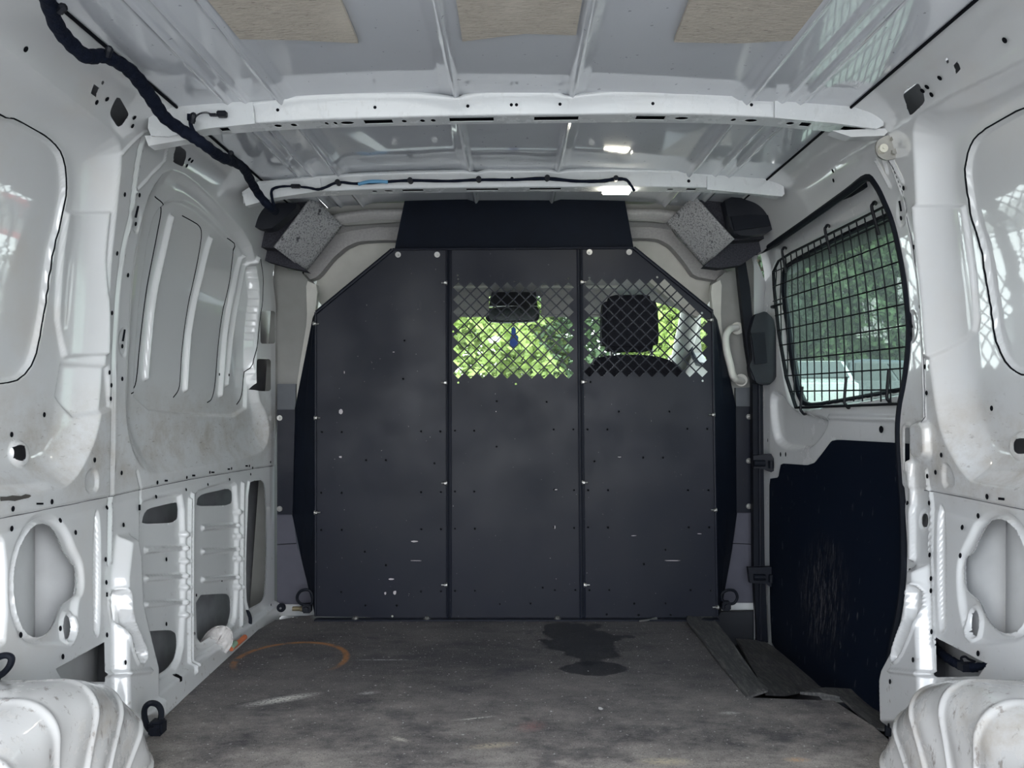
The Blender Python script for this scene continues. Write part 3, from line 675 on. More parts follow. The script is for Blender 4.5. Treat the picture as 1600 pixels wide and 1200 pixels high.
# roof beams
def beam(name, label, Y, top, bot, ends, slots, ovals, dots, capx):
    e = empty(name, (0, Y, 1.36), label, 'beam')
    xs_ = [p[0] for p in top]
    tp = lambda x: float(np.interp(x, [p[0] for p in top], [p[1] for p in top])); bp = lambda x: float(np.interp(x, [p[0] for p in bot], [p[1] for p in bot]))
    X = np.linspace(ends[0], ends[1], 181); rows = []
    for k, (f, dy, dz) in enumerate(((0, .03, .006), (0, .010, .004), (0, .0, 0), (.10, -.007, 0), (.22, -.008, 0), (.30, 0, 0), (.93, .0, 0), (1.0, .004, 0))):
        row = []
        for x in X:
            p = at(x, tp(x)*(1-f)+bp(x)*f, Y); row.append(p+Vector((0, dy, dz)))
        rows.append(row)
    strip('face', rows, M['paintb'], e, th=.0015)
    # bottom flange with slots, built flat in (x, y) then dropped to the beam's lower edge
    def fn(u, v, k):
        px = CX+u*F/Y; z = at(px, bp(px), Y).z; return Vector((u, v, z+.0015*k))
    wd = .052; xl = (ends[0]-CX)/F*Y; xr = (ends[1]-CX)/F*Y
    out = [(xl+(xr-xl)*t, Y+.003) for t in np.linspace(0, 1, 60)]+[(xr+(xl-xr)*t, Y+wd) for t in np.linspace(0, 1, 60)]
    hs = []
    for a, b in slots:
        a_, b_ = (a-CX)/F*Y, (b-CX)/F*Y; hs.append([(a_, Y+.012), (b_, Y+.012), (b_, Y+.036), (a_, Y+.036)])
    for c, r in ovals: hs.append(circ((c-CX)/F*Y, Y+.026, r/F*Y, .010, 12))
    plate('flange', out, hs, fn, M['paintb'], e)
    bm = bmesh.new()
    rows = [[at(x, bp(x), Y)+Vector((0, .055, .003)), at(x, bp(x), Y)+Vector((0, .055, .05))] for x in X[::6]]
    for a, b in zip(rows[:-1], rows[1:]): bm.faces.new([bm.verts.new(p) for p in (a[0], b[0], b[1], a[1])])
    bmobj('rear_web', bm, M['cavity'], e)
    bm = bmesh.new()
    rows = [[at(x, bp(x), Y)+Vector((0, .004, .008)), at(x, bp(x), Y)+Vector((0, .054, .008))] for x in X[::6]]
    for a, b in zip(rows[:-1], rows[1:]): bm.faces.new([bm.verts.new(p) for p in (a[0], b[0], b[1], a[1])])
    bmobj('slot_shade_strip', bm, M['hole'], e)  # black strip added inside the beam so its slots read dark
    bm = bmesh.new()
    for x, y in dots:
        p = at(x, y, Y); cyl(bm, p+Vector((0, .0045, 0)), p+Vector((0, -.0012, 0)), 2.6/F*Y, 10)
    tag(bmobj('bolt_holes', bm, M['hole'], e), kind='stuff')
    return e, tp, bp
top1 = [(236, 196), (262, 166), (290, 160), (330, 156), (350, 160), (400, 158), (437, 152), (480, 144), (560, 141), (650, 142), (700, 149), (716, 152), (728, 146), (760, 141), (840, 140), (870, 142), (886, 150), (898, 147), (950, 140), (1050, 138), (1140, 143), (1190, 150), (1212, 152), (1260, 150), (1320, 152), (1345, 164), (1376, 175)]
bot1 = [(236, 211), (262, 206), (300, 200), (400, 192), (500, 187), (600, 184), (716, 181), (886, 179), (1000, 178), (1100, 179), (1200, 183), (1300, 192), (1376, 200)]
b1, tp1, bp1 = beam('roof_crossbeam', 'near white pressed steel roof crossbeam with slotted flange', 1.70, top1, bot1, (236, 1376),
    [(566, 611), (701, 771), (835, 905), (996, 1042), (1256, 1272), (1322, 1358), (338, 352)], [(429, 6), (454, 5), (539, 11), (1069, 11), (1151, 4), (1179, 10), (506, 3), (520, 3), (629, 4), (658, 4), (675, 4), (1241, 6)],
    [(434, 172), (586, 168), (731, 166), (799, 164), (807, 164), (875, 163), (1020, 162), (1174, 164), (1309, 174), (1318, 176)], None)
for side, P in ((-1, [(232, 182), (262, 164), (330, 156), (395, 160), (398, 193), (330, 200), (300, 205), (262, 213), (236, 212), (231, 200)]), (1, [(1211, 151), (1320, 150), (1345, 166), (1380, 172), (1381, 196), (1370, 201), (1300, 192), (1211, 184)])):
    o = plateY('end_bracket', P, 1.690, .006, M['paintb'], b1)
plateY('end_tab', [(226, 212), (300, 207), (302, 216), (232, 228)], 1.70, .03, M['paint'], b1)
plateY('end_tab', [(1300, 204), (1392, 200), (1382, 212), (1330, 214)], 1.70, .03, M['paint'], b1)
top2 = [(380, 303), (404, 288), (420, 282), (500, 274), (560, 270), (640, 267), (730, 265), (744, 269), (760, 264), (860, 264), (872, 268), (884, 264), (960, 262), (1050, 264), (1100, 270), (1180, 272), (1222, 286)]
bot2 = [(380, 318), (404, 312), (430, 305), (500, 299), (600, 295), (744, 293), (870, 292), (1000, 292), (1100, 293), (1180, 297), (1222, 305)]
b2, tp2, bp2 = beam('roof_crossbeam', 'far white roof crossbeam carrying a thin black cable and the lit lamp', 2.26, top2, bot2, (380, 1222),
    [(627, 660), (728, 778), (828, 877), (1075, 1090)], [(605, 7), (583, 4), (1050, 5), (1120, 5)], [(1076, 283), (800, 279), (1178, 292)], None)
plateY('end_bracket', [(378, 300), (404, 283), (500, 278), (502, 298), (430, 309), (384, 322)], 2.252, .006, M['paintb'], b2)
plateY('end_bracket', [(1105, 272), (1180, 272), (1224, 284), (1226, 303), (1222, 307), (1105, 296)], 2.252, .006, M['paintb'], b2)
# upper rear edges of both beams meet the roof
for b, tp, Y, x0, x1 in ((b1, tp1, 1.70, 440, 1180), (b2, tp2, 2.26, 560, 1060)):
    rows = [[], []]
    for x in np.linspace(x0, x1, 60):
        p = at(x, tp(x), Y); rows[0].append(p+Vector((0, .02, .002))); rows[1].append(Vector((p.x, Y+.03, roofz(p.x)+.004)))
    strip('top_flange', rows, M['paintb'], b)

# ================================================================ FLOOR
def FXY(px, py, Z=0): p = atz(px, py, Z); return (p.x, p.y)
mat_out = [(-.80, .4), (-.80, 1.2), (-.805, 1.72), (-.815, 1.74), (-.828, 2.1), (-.828, 2.45), (-.80, 2.58), (-.66, 2.66), (.575, 2.60), (.573, 2.25), (.578, 1.935), (.60, 1.915), (.79, 1.895), (.818, 1.75), (.82, 1.70), (.80, 1.2), (.80, .4)]
mo = plate('floor', mat_out, [], lambda u, v, k: Vector((u, v, -.014*k)), M['floor']); tag(mo, kind='structure')
bm = bmesh.new(); box(bm, (0, .8, -.045), (1.9, 2.2, .05)); box(bm, (-.19, 2.25, -.045), (1.52, .8, .05)); box(bm, (.75, 2.3, -.145), (.42, .84, .05)); box(bm, (0, 3.4, -.16), (1.9, 1.9, .05)); box(bm, (0, 4.3, .2), (1.9, .05, .8))
bmobj('subfloor', bm, M['under'], mo)
bm = bmesh.new()   # riser of the side step
box(bm, (.572, 2.25, -.06), (.01, .68, .10)); box(bm, (.75, 1.905, -.06), (.34, .01, .10))
bmobj('step_riser', bm, M['under'], mo)

# ================================================================ BULKHEAD
YB = 2.586
bk = empty('bulkhead_partition', (0, YB, 0), 'black steel bulkhead partition with diamond mesh windows across the front of the load bay', 'partition')
def cells(x0, y0, px, py, nc, nr, keep=lambda x, y: True, r=.43):
    H = []
    for j in range(2*nr-1):
        for i in range(nc if j % 2 == 0 else nc-1):
            cx = x0+i*px+(px/2 if j % 2 else 0); cy = y0+j*py/2
            if keep(cx, cy): H.append([(cx+px*r, cy), (cx, cy+py*r), (cx-px*r, cy), (cx, cy-py*r)])
    return H
def dots(L, r=1.5): return [circ(x, y, r*1.2, n=8) for x, y in L]
hl = dots([(534, 675), (658, 674), (688, 674), (572, 719), (603, 719), (679, 724), (534, 770), (658, 769), (689, 769), (503, 675), (502, 770), (502, 828), (534, 828), (658, 827), (689, 827), (570, 862), (603, 883), (533, 925), (658, 924), (689, 924), (571, 946), (620, 946), (632, 532), (630, 592), (613, 963)])
hc = dots([(711, 673), (741, 673), (776, 627), (776, 698), (854, 628), (865, 671), (896, 671), (711, 768), (741, 768), (897, 766), (866, 765), (711, 826), (742, 826), (866, 824), (897, 825), (711, 923), (742, 923), (781, 944), (867, 922), (899, 922), (829, 943), (806, 600), (716, 436), (715, 430), (704, 436), (716, 598), (708, 518), (694, 540), (804, 440), (888, 435), (896, 516), (848, 918)], 1.4)
hr = dots([(918, 671), (949, 671), (1074, 670), (1105, 670), (967, 643), (1046, 643), (929, 721), (968, 714), (1005, 715), (1036, 715), (919, 766), (950, 766), (1075, 766), (1107, 766), (919, 824), (950, 824), (1076, 824), (1108, 824), (1040, 859), (1006, 881), (921, 922), (952, 922), (1079, 922), (1111, 923), (991, 943), (1040, 943), (948, 960), (998, 961), (1048, 961), (921, 434), (1027, 433), (1097, 489), (1098, 595), (914, 514), (911, 538), (923, 597)], 1.5)
PL = [(494, 489), (613, 391), (699, 391), (700, 967), (494, 963)]
PC = [(702.5, 391), (904.5, 390), (909.5, 967), (702.5, 967)]
PR = [(907, 389), (990, 388), (1112, 487), (1121, 963), (912, 967)]
plateY('panel', PL, YB, .003, M['black'], bk, hl)
plateY('mesh_panel', PC, YB, .003, M['black'], bk, hc+cells(716, 449, 19.15, 19.2, 10, 8))
plateY('mesh_panel', PR, YB, .003, M['black'], bk, hr+cells(921, 444, 19.6, 19.55, 10, 8, lambda x, y: y > 443+(x-1040)*.86))
plateY('hole_blackout_sheet', [(500, 500), (615, 402), (692, 402), (692, 612), (1108, 612), (1112, 955), (500, 955)], YB+.012, .006, M['hole'], bk)  # added black sheet, darkens the holes and stops light leaks from the cab
# folded seams and rims
for a, b in (((697.5, 391), (698.5, 966)), ((704.5, 391), (704.5, 966)), ((902.5, 390), (907, 966)), ((909, 389), (914, 966))):
    bm = bmesh.new(); p, q = at(*a, YB-.004), at(*b, YB-.004); cyl(bm, p, q, .0028, 8); bmobj('seam_flange', bm, M['black'], bk, smooth=True)
for a, b, r in (((494, 488), (613, 390), .0065), ((613, 389.5), (990, 387), .004), ((990, 387), (1113, 487), .0065), ((493, 488), (493, 963), .004), ((1113, 487), (1121, 963), .004)):
    bm = bmesh.new(); cyl(bm, at(*a, YB-.003), at(*b, YB-.003), r, 8); bmobj('edge_fold', bm, M['black'], bk, smooth=True)
p = at(494, 966, YB); q = at(1121, 966, YB)
bm = bmesh.new(); box(bm, ((p.x+q.x)/2, YB-.012, .004), (q.x-p.x, .03, .005)); bmobj('floor_flange', bm, M['black'], bk)
plateY('upper_filler', [(637, 290), (972, 290), (991, 392), (616, 392)], 2.618, .004, M['blackup'], bk)
def wing(inner, outer, Yo):
    rows = []
    A = np.array(inner, float); B = np.array(outer, float)
    for t in (0, .5, 1): rows.append([at(*(A[i]*(1-t)+B[i]*t), YB*(1-t)+Yo*t) for i in range(len(A))])
    strip('side_wing', rows, M['blackup'], bk, smooth=False, th=.003)
wing([(493, 488), (493, 640), (493, 803), (493, 880), (493, 963)], [(489, 497), (461, 640), (457, 803), (472, 875), (489, 945)], 2.70)
wing([(1112, 487), (1116, 640), (1118, 801), (1120, 880), (1122, 963)], [(1120, 500), (1150, 637), (1151, 801), (1143, 860), (1126, 955)], 2.70)
plateY('mounting_flange', [(433, 640), (461, 640), (457, 804), (433, 804)], 2.690, .004, M['black'], bk)
plateY('mounting_flange', [(1150, 635), (1180, 635), (1180, 801), (1151, 801)], 2.690, .004, M['black'], bk)
bm = bmesh.new(); cyl(bm, (0, 0, 0), (0, -.0025, 0), .0095, 20); cyl(bm, (0, -.0025, 0), (0, -.008, 0), .0055, 6); cyl(bm, (0, -.008, 0), (0, -.012, 0), .0028, 8)
bmesh.ops.recalc_face_normals(bm, faces=bm.faces); wm = bpy.data.meshes.new('washer_bolt'); bm.to_mesh(wm); bm.free(); wm.materials.append(M['steel'])
bm = bmesh.new(); cyl(bm, (0, 0, 0), (-.006, 0, 0), .006, 6); cyl(bm, (-.006, 0, 0), (-.016, 0, 0), .0028, 8); cyl(bm, (.0, 0, 0), (.004, 0, 0), .0075, 12)
bmesh.ops.recalc_face_normals(bm, faces=bm.faces); sm = bpy.data.meshes.new('seam_bolt'); bm.to_mesh(sm); bm.free(); sm.materials.append(M['steel'])
for me_, nm, L, Y in ((wm, 'washer_bolt', [(622, 398), (683, 398), (921, 394), (983, 394)], YB-.001), (wm, 'washer_bolt', [(437, 653), (437, 795), (1170, 651), (1170, 720), (1170, 791)], 2.688)):
    for x, y in L:
        o = bpy.data.objects.new(nm, me_); COL.objects.link(o); o.parent = bk; o.location = at(x, y, Y)-bk.location
for s_, L in ((1, [(697, 442), (697, 598), (697, 755), (697, 914), (491, 506), (493, 653), (493, 801)]), (-1, [(909, 441), (910, 597), (911, 754), (914, 914), (1112, 500), (1115, 648), (1118, 797), (1121, 949)])):
    for x, y in L:
        o = bpy.data.objects.new('seam_bolt', sm); COL.objects.link(o); o.parent = bk; o.location = at(x, y, YB-.009)-bk.location; o.rotation_euler = (0, 0, 0 if s_ > 0 else PI); o.rotation_euler = (0, 0, (PI if s_ > 0 else 0)) if x < 600 or x > 1100 else o.rotation_euler
for x in (555, 667, 871):
    bm = bmesh.new(); c = at(x, 966, YB-.012); cyl(bm, (c.x, c.y, .005), (c.x, c.y, .014), .008, 6); cyl(bm, (c.x, c.y, .004), (c.x, c.y, .007), .012, 14); bmobj('floor_bolt', bm, M['steel'], bk)
bm = bmesh.new()   # chips in the black paint
for x, y, a, b in ((533, 643, 4, 6), (532, 714, 3, 2), (648, 846, 7, 1.5), (611, 905, 6, 2), (602, 927, 2, 3), (617, 926, 3, 4), (650, 876, 12, .7), (775, 643, 1, 1), (869, 765, 3, 1.2), (867, 824, 1, 4), (1050, 876, 14, .8), (968, 714, 3, 1), (990, 837, 5, .8), (1093, 834, 4, .8), (615, 550, 2, .8), (538, 582, .8, 3)):
    vs = [bm.verts.new(at(x+a*math.cos(k)*random.uniform(.6, 1), y+b*math.sin(k)*random.uniform(.6, 1), YB-.0012)) for k in (0, .9, 1.8, 2.7, 3.6, 4.5, 5.4)]; bm.faces.new(vs)
tag(bmobj('paint_chips', bm, simple('chipped_paint', (.45, .42, .44), .6), bk), kind='stuff')
for x0, x1 in ((701, 701), (906, 910)):  # added strips behind the seams, block daylight from the cab side
    bm = bmesh.new(); a, b = at(x0, 392, YB+.006), at(x1, 966, YB+.006); c = (a+b)/2
    v = [bm.verts.new(q) for q in (a+Vector((-.012, 0, 0)), a+Vector((.012, 0, 0)), b+Vector((.012, 0, 0)), b+Vector((-.012, 0, 0)))]; f = bm.faces.new(v)
    r_ = bmesh.ops.extrude_face_region(bm, geom=[f]); bmesh.ops.translate(bm, vec=(0, .003, 0), verts=[q for q in r_['geom'] if isinstance(q, bmesh.types.BMVert)]); bmobj('seam_light_stop', bm, M['blackup'], bk)

# ================================================================ CAB TRIM, LEFT AND RIGHT OF THE BULKHEAD
def trimY(name, poly, Y, th, mat, tilt=None, it=1):
    o = plateY(name, chaikin(poly, it, q=.15) if it else poly, Y, th, mat, None, tilt=tilt); o['kind'] = 'structure'; return o
trimY('trim_1', [(433, 420), (470, 424), (483, 440), (481, 500), (470, 575), (462, 640), (433, 642)], 2.735, .10, M['trim'])
trimY('trim_2', [(478, 438), (497, 446), (489, 520), (474, 590), (464, 640), (458, 640), (470, 560), (480, 500)], 2.725, .03, M['trimlight'])
trimY('trim_3', [(640, 345), (640, 420), (520, 500), (497, 470), (492, 450), (500, 425), (520, 395), (548, 380), (600, 374)], 2.86, .05, M['trimlight'])
trimY('trim_4', [(645, 343), (645, 376), (600, 375), (560, 377), (540, 386), (520, 403), (497, 432), (478, 440), (474, 424), (505, 385), (532, 352)], 2.80, .05, M['headliner'])
trimY('trim_5', [(530, 353), (586, 349), (640, 346), (645, 316), (562, 318), (548, 298), (480, 300)], 2.70, .02, M['trim'])
trimY('trim_6', [(1180, 422), (1135, 424), (1118, 438), (1122, 500), (1130, 575), (1140, 640), (1180, 642)], 2.735, .10, M['trim'])
trimY('trim_7', [(1128, 436), (1110, 446), (1117, 520), (1130, 590), (1140, 640), (1147, 640), (1135, 560), (1126, 500)], 2.725, .03, M['trimlight'])
trimY('trim_8', [(966, 345), (966, 400), (1086, 500), (1110, 470), (1114, 450), (1106, 425), (1086, 395), (1058, 378), (1010, 372)], 2.86, .05, M['trimlight'])
trimY('trim_9', [(961, 343), (961, 372), (1010, 372), (1030, 374), (1048, 384), (1070, 410), (1085, 432), (1130, 440), (1140, 424), (1100, 415), (1060, 375), (1041, 348)], 2.80, .05, M['headliner'])
trimY('trim_10', [(1043, 349), (1019, 346), (968, 344), (961, 318), (1024, 320), (1052, 298), (1100, 300)], 2.70, .02, M['trim'])
for nm, P in (('trim_11', [(433, 803), (459, 803), (463, 850), (476, 890), (494, 925), (494, 944), (433, 944)]), ('trim_12', [(1184, 801), (1148, 801), (1144, 850), (1134, 890), (1124, 925), (1124, 942), (1184, 942)])):
    trimY(nm, P, 2.712, .04, M['lowtrim'], it=0)
    b = [(P[0][0], 851), ((P[2][0]), 849)]
    bm = bmesh.new(); cyl(bm, at(*b[0], 2.711), at(*b[1], 2.711), .0014, 6); bmobj('crease', bm, M['plastic'], bpy.data.objects[nm])
for nm, P in (('trim_13', [(433, 940), (494, 940), (494, 962), (433, 962)]), ('trim_14', [(1124, 938), (1184, 938), (1184, 958), (1124, 958)])):
    trimY(nm, P, 2.74, .02, M['paint'], it=0)
trimY('trim_15', [(433, 600), (462, 600), (461, 641), (433, 641)], 2.71, .02, simple('slate_trim', (.10, .11, .125), .6), it=0)
trimY('trim_16', [(1180, 605), (1150, 606), (1150, 636), (1180, 636)], 2.71, .02, bpy.data.materials['slate_trim'], it=0)

# overhead trim ends
def overhead(label, quad, Ys, side_p, side_Y, low_p, low_Y, blk, blkY, m_):
    e = empty('overhead_trim_end', at(*quad[0], Ys[0]), label, 'trim panel')
    a, b, c, d = [at(*q, y) for q, y in zip(quad, Ys)]
    rows = [[(a*(1-v)+b*v)*(1-u)+(d*(1-v)+c*v)*u+Vector((0, -.012*math.sin(PI*u)*math.sin(PI*v), 0)) for v in np.linspace(0, 1, 12)] for u in np.linspace(0, 1, 12)]
    strip('foam_face', rows, M['foam'], e, th=.006)
    plateY('felt_side', side_p, side_Y[0], .07, M['felt'], e, tilt=lambda u, v: side_Y[1]*(u-quad[0][0]))
    plateY('felt_underside', low_p, low_Y, .05, M['felt'], e)
    plateY('bracket', chaikin(blk, 1), blkY, .05, M['plastic'], e)
    if m_: plateY('slot_cover', m_, blkY-.008, .008, M['rubber'], e)
overhead('speckled grey foam and felt overhead trim end at the left, under the thick harness', [(487, 307), (535, 352), (478, 424), (428, 386)], (2.52, 2.66, 2.66, 2.50),
    [(380, 310), (440, 312), (489, 306), (428, 388), (356, 382), (353, 366), (372, 360)], (2.53, -.0002), [(353, 372), (398, 380), (428, 384), (480, 424), (448, 417), (404, 404)], 2.60,
    [(386, 332), (410, 322), (444, 316), (470, 318), (440, 345), (420, 360), (388, 352)], 2.46, None)
overhead('speckled grey foam and felt overhead trim end at the right, above the sliding door front', [(1085, 305), (1041, 348), (1100, 416), (1147, 374)], (2.52, 2.66, 2.66, 2.50),
    [(1083, 305), (1130, 304), (1215, 312), (1222, 345), (1206, 372), (1147, 376)], (2.53, .0002), [(1100, 416), (1147, 373), (1212, 366), (1190, 392), (1158, 414), (1125, 419)], 2.60,
    [(1130, 305), (1200, 308), (1216, 330), (1212, 362), (1160, 370), (1143, 360), (1138, 338)], 2.47, [(1142, 338), (1172, 335), (1200, 336), (1204, 352), (1172, 357), (1148, 360)])
# grab handle on the right pillar
e = empty('grab_handle', at(1140, 555, 2.68), 'beige curved grab handle on the right cab pillar', 'handle')
bm = bmesh.new(); tube(bm, catmull([at(1152, 512, 2.72), at(1141, 514, 2.67), at(1134, 525, 2.65), at(1135, 545, 2.65), at(1141, 570, 2.65), at(1147, 590, 2.66), at(1160, 596, 2.72)], 6), .0125, 10); bmobj('grip', bm, M['trimlight'], e, smooth=True)
for q in ((1152, 513), (1158, 594)):
    bm = bmesh.new(); cyl(bm, at(*q, 2.715), at(*q, 2.735), .022, 16); bmobj('mount', bm, M['trimlight'], e, smooth=True)

# ================================================================ SLIDING DOOR
OD = .045
dor = Wall(np.arange(1.66, 2.735, .004), np.arange(0, 1.47, .004))
WIN = [(1440, 560), (1440, 604), (1400, 609), (1330, 622), (1254, 635), (1241, 630), (1233, 612), (1224, 562), (1216, 490), (1211, 445), (1212, 424), (1222, 410), (1300, 368), (1386, 328), (1440, 302)]
win = chaikin(WP(WIN, OD), 1, q=.2)
c_ = np.mean(win, 0); winO = [tuple(c_+(np.array(p)-c_)*1.07) for p in win]
dor.loft(winO, win, .022); dor.hole(win)
dor.recess(chaikin(WP([(1202, 610), (1222, 612), (1236, 640), (1296, 650), (1292, 672), (1270, 700), (1255, 706), (1215, 700), (1205, 670)], OD), 2), .020, .018)
dor.rib(WP([(1297, 652), (1400, 655)], OD), -.006, .006)
D1 = empty('door_1', (0, 0, 0)); D1['kind'] = 'structure'
dp = dor.build('door_panel', 1, M['door'], OD, D1)
do = Wall(np.linspace(1.66, 2.735, 30), np.linspace(0, 1.47, 40)); do.hole(win); 
O = do.build('outer_skin', 1, M['cavity'], OD+.045, D1)
bm = bmesh.new()
for q in ((1380, 671, 3, 6), (1222, 710, 1.6, 5), (1230, 710, 1.4, 5), (1202, 688, 1, 4)):
    Y, s = winv(q[0], q[1], OD); disc_on_wall(bm, Y, s, OD-.004, 1, q[2]*.0035, q[3]*.0016)
tag(bmobj('bolt_holes', bm, M['hole'], D1), kind='stuff')
lin_px = [(1203, 748), (1217, 746), (1221, 724), (1262, 727), (1274, 723), (1286, 708), (1300, 689), (1310, 687), (1402, 692), (1432, 694), (1432, 1150), (1386, 1118), (1345, 1095), (1290, 1079), (1207, 1010), (1204, 950), (1203, 850)]
lp = WP(lin_px, OD-.004); lp = chaikin(lp, 1, q=.1)
ex = [(float(y), float(s)) for y in np.arange(1.72, 2.7, .06) for s in np.arange(.02, .72, .05)]
ex = [p for p in ex if inside(p, lp)]
plate('lining', lp, [], lambda u, v, k: wpt(u, v, OD-.006+.004*k, 1), M['lining'], D1, extra=ex, smooth=True)
W1 = empty('window_1', (0, 0, 0)); W1['kind'] = 'structure'; W1.parent = D1
plate('pane', winO, [], lambda u, v, k: wpt(u, v, OD+.035+.004*k, 1), M['tint'], W1)
bm = bmesh.new(); tube(bm, [wpt(y, s, OD+.03, 1) for y, s in win], .010, 8, closed=True); bmobj('rubber_gasket', bm, M['rubber'], W1, smooth=True)
# door seals
sp_ = [winv(x+1, y) for x, y in DOOR]
bm = bmesh.new(); tube(bm, catmull([wpt(y, max(s, 0), .004, 1) for y, s in [winv(1200, 386), winv(1260, 344), winv(1320, 301)]+sp_], 4), .0100, 8); o = bmobj('door_seal', bm, M['rubber'], smooth=True); tag(o, 'black rubber seal around the sliding door opening', 'seal')
bm = bmesh.new(); tube(bm, catmull([at(1163, 396, 2.62), at(1190, 392, 2.63), at(1240, 364, 2.45), at(1310, 318, 2.12), at(1352, 288, 1.93)], 5), .009, 8); bmobj('upper_seal', bm, M['rubber'], o, smooth=True)
o = plateY('door_jamb_strip', [(1151, 400), (1163, 395), (1172, 450), (1181, 560), (1192, 600), (1195, 886), (1200, 1004), (1184, 1004), (1178, 886), (1176, 600), (1166, 540), (1156, 450)], 2.64, .03, M['rubber']); tag(o, 'tall black rubber strip up the front edge of the sliding doorway', 'seal')
bm = bmesh.new(); cyl(bm, at(1186, 600, 2.635), at(1188, 1000, 2.635), .004, 6); bmobj('bead', bm, M['plastic'], o)
# jamb return behind the strip
strip('jamb', [[at(1178, y, 2.66), wpt(2.74, s, OD+.02, 1)] for y, s in ((395, 1.25), (600, .85), (800, .5), (1000, .05))], M['paint'], wall_right)
# door latch handle
e = empty('door_pull', at(1190, 545, 2.60), 'black plastic pull and latch housing at the front of the sliding door', 'handle')
plateY('housing', chaikin([(1180, 491), (1196, 486), (1208, 497), (1213, 520), (1217, 570), (1212, 592), (1202, 602), (1184, 600), (1174, 590), (1171, 572), (1176, 560), (1172, 520)], 1, q=.15), 2.60, .035, M['plastic'], e)
plateY('grip', [(1174, 520), (1195, 519), (1199, 567), (1180, 569)], 2.592, .012, M['rubber'], e)
plateY('latch', [(1172, 573), (1212, 575), (1205, 598), (1182, 598)], 2.59, .014, M['plastic'], e)
for lab, y0, P in (('upper black roller bracket on the sliding door front edge', 724, [(1177, 712), (1205, 709), (1209, 716), (1215, 722), (1213, 734), (1205, 738), (1199, 736), (1194, 733), (1178, 732)]),
                   ('lower black roller bracket on the sliding door front edge', 902, [(1169, 887), (1208, 886), (1218, 892), (1218, 906), (1210, 918), (1202, 916), (1196, 912), (1172, 911)])):
    e = empty('roller_bracket', at(1190, y0, 2.62), lab, 'bracket')
    plateY('plate', P, 2.618, .02, M['plastic'], e)
    bm = bmesh.new(); cyl(bm, at(1178, y0, 2.612), at(1195, y0, 2.612), .011, 12); cyl(bm, at(1205, y0-4, 2.61), at(1205, y0+8, 2.61), .009, 10); bmobj('roller', bm, M['rubber'], e)

# window guard of welded wire
G = empty('window_guard', wpt(2.1, 1.2, .02, 1), 'black welded wire guard hooked over the sliding door window', 'wire guard')
GO = .028
s_top = winv(1300, 364, GO)[1]; s_bot = winv(1310, 627, GO)[1]
gp = [(1.70, s_top)]+[winv(1236, 397, GO)]+WP([(1216, 408), (1208, 425), (1209, 450), (1216, 520), (1228, 590), (1243, 637)], GO)+[(1.70, s_bot)]
gp[1] = (gp[1][0], s_top)
def wire(a, b, r, off, nm, n=10):
    bm = bmesh.new(); tube(bm, [wpt(a[0]+(b[0]-a[0])*t, a[1]+(b[1]-a[1])*t, off, 1) for t in np.linspace(0, 1, n)], r, 5); return bmobj(nm, bm, M['darksteel'], G, smooth=True)
bm = bmesh.new(); tube(bm, [wpt(y, s, GO, 1) for y, s in gp], .0042, 8, closed=True); bmobj('frame', bm, M['darksteel'], G, smooth=True)
g2 = [(y-.018, s) for y, s in gp[1:-1]]
bm = bmesh.new(); tube(bm, [wpt(y, s, GO-.003, 1) for y, s in g2], .003, 6); bmobj('frame_inner', bm, M['darksteel'], G, smooth=True)
def span(fixed, axis):
    L = []
    for k in np.linspace(1.70 if axis == 0 else s_bot, 2.80 if axis == 0 else s_top, 300):
        p = (k, fixed) if axis == 0 else (fixed, k)
        if inside(p, gp): L.append(p)
    return (L[0], L[-1]) if len(L) > 4 else None
for y in np.arange(1.72, 2.8, .0445):
    q = span(float(y), 1)
    if q: wire(q[0], q[1], .0021, GO, 'vertical_wire')
for s in np.arange(s_bot+.030, s_top, .0505):
    q = span(float(s), 0)
    if q: wire(q[0], q[1], .0021, GO-.004, 'horizontal_wire', 24)
for (x, y), up in (((1228, 400), 1), ((1296, 367), 1), ((1370, 333), 1), ((1256, 632), -1), ((1325, 620), -1), ((1392, 612), -1)):
    Y, s = winv(x, y, GO); L = [wpt(Y, s-up*.055, GO-.004, 1), wpt(Y, s+up*.01, GO-.010, 1), wpt(Y, s+up*.022, GO-.006, 1), wpt(Y+.01, s+up*.030, OD-.012, 1), wpt(Y+.035, s+up*.030, OD+.005, 1)]
    bm = bmesh.new(); tube(bm, catmull(L, 4), .0042, 8); bmobj('hook', bm, M['darksteel'], G, smooth=True)
Y, s = winv(1212, 478, GO); bm = bmesh.new(); tube(bm, catmull([wpt(Y-.06, s, GO-.004, 1), wpt(Y+.02, s, GO-.006, 1), wpt(Y+.05, s, OD, 1)], 3), .004, 8); bmobj('hook', bm, M['darksteel'], G, smooth=True)

# ================================================================ CAB
def cab_side(side):
    X = side*.90
    W = [(2.93, 1.02), (3.05, .93), (3.7, .88), (3.85, 1.0), (3.6, 1.20), (3.2, 1.30), (3.0, 1.26)]
    o = plate('wall_cab_'+('right' if side > 0 else 'left'), [(2.74, -.1), (4.4, -.1), (4.4, .98), (3.95, 1.0), (3.5, 1.34), (2.74, 1.38)], [chaikin(W, 1)], lambda u, v, k: Vector((X+side*.05*k-side*max(0, v-.9)*.22, u, v)), M['trim']); o['kind'] = 'structure'
    g = plate('window_'+('3' if side > 0 else '4'), chaikin([(p[0]+(p[0]-3.35)*.03, p[1]+(p[1]-1.1)*.05) for p in W], 1), [], lambda u, v, k: Vector((X+side*(.03+.004*k)-side*max(0, v-.9)*.22, u, v)), M['glass']); g['kind'] = 'structure'
    bm = bmesh.new(); tube(bm, [Vector((X-side*.004-side*max(0, v-.9)*.22, u, v)) for u, v in chaikin(W, 1)], .012, 6, closed=True); bmobj('window_seal', bm, M['rubber'], o, smooth=True)
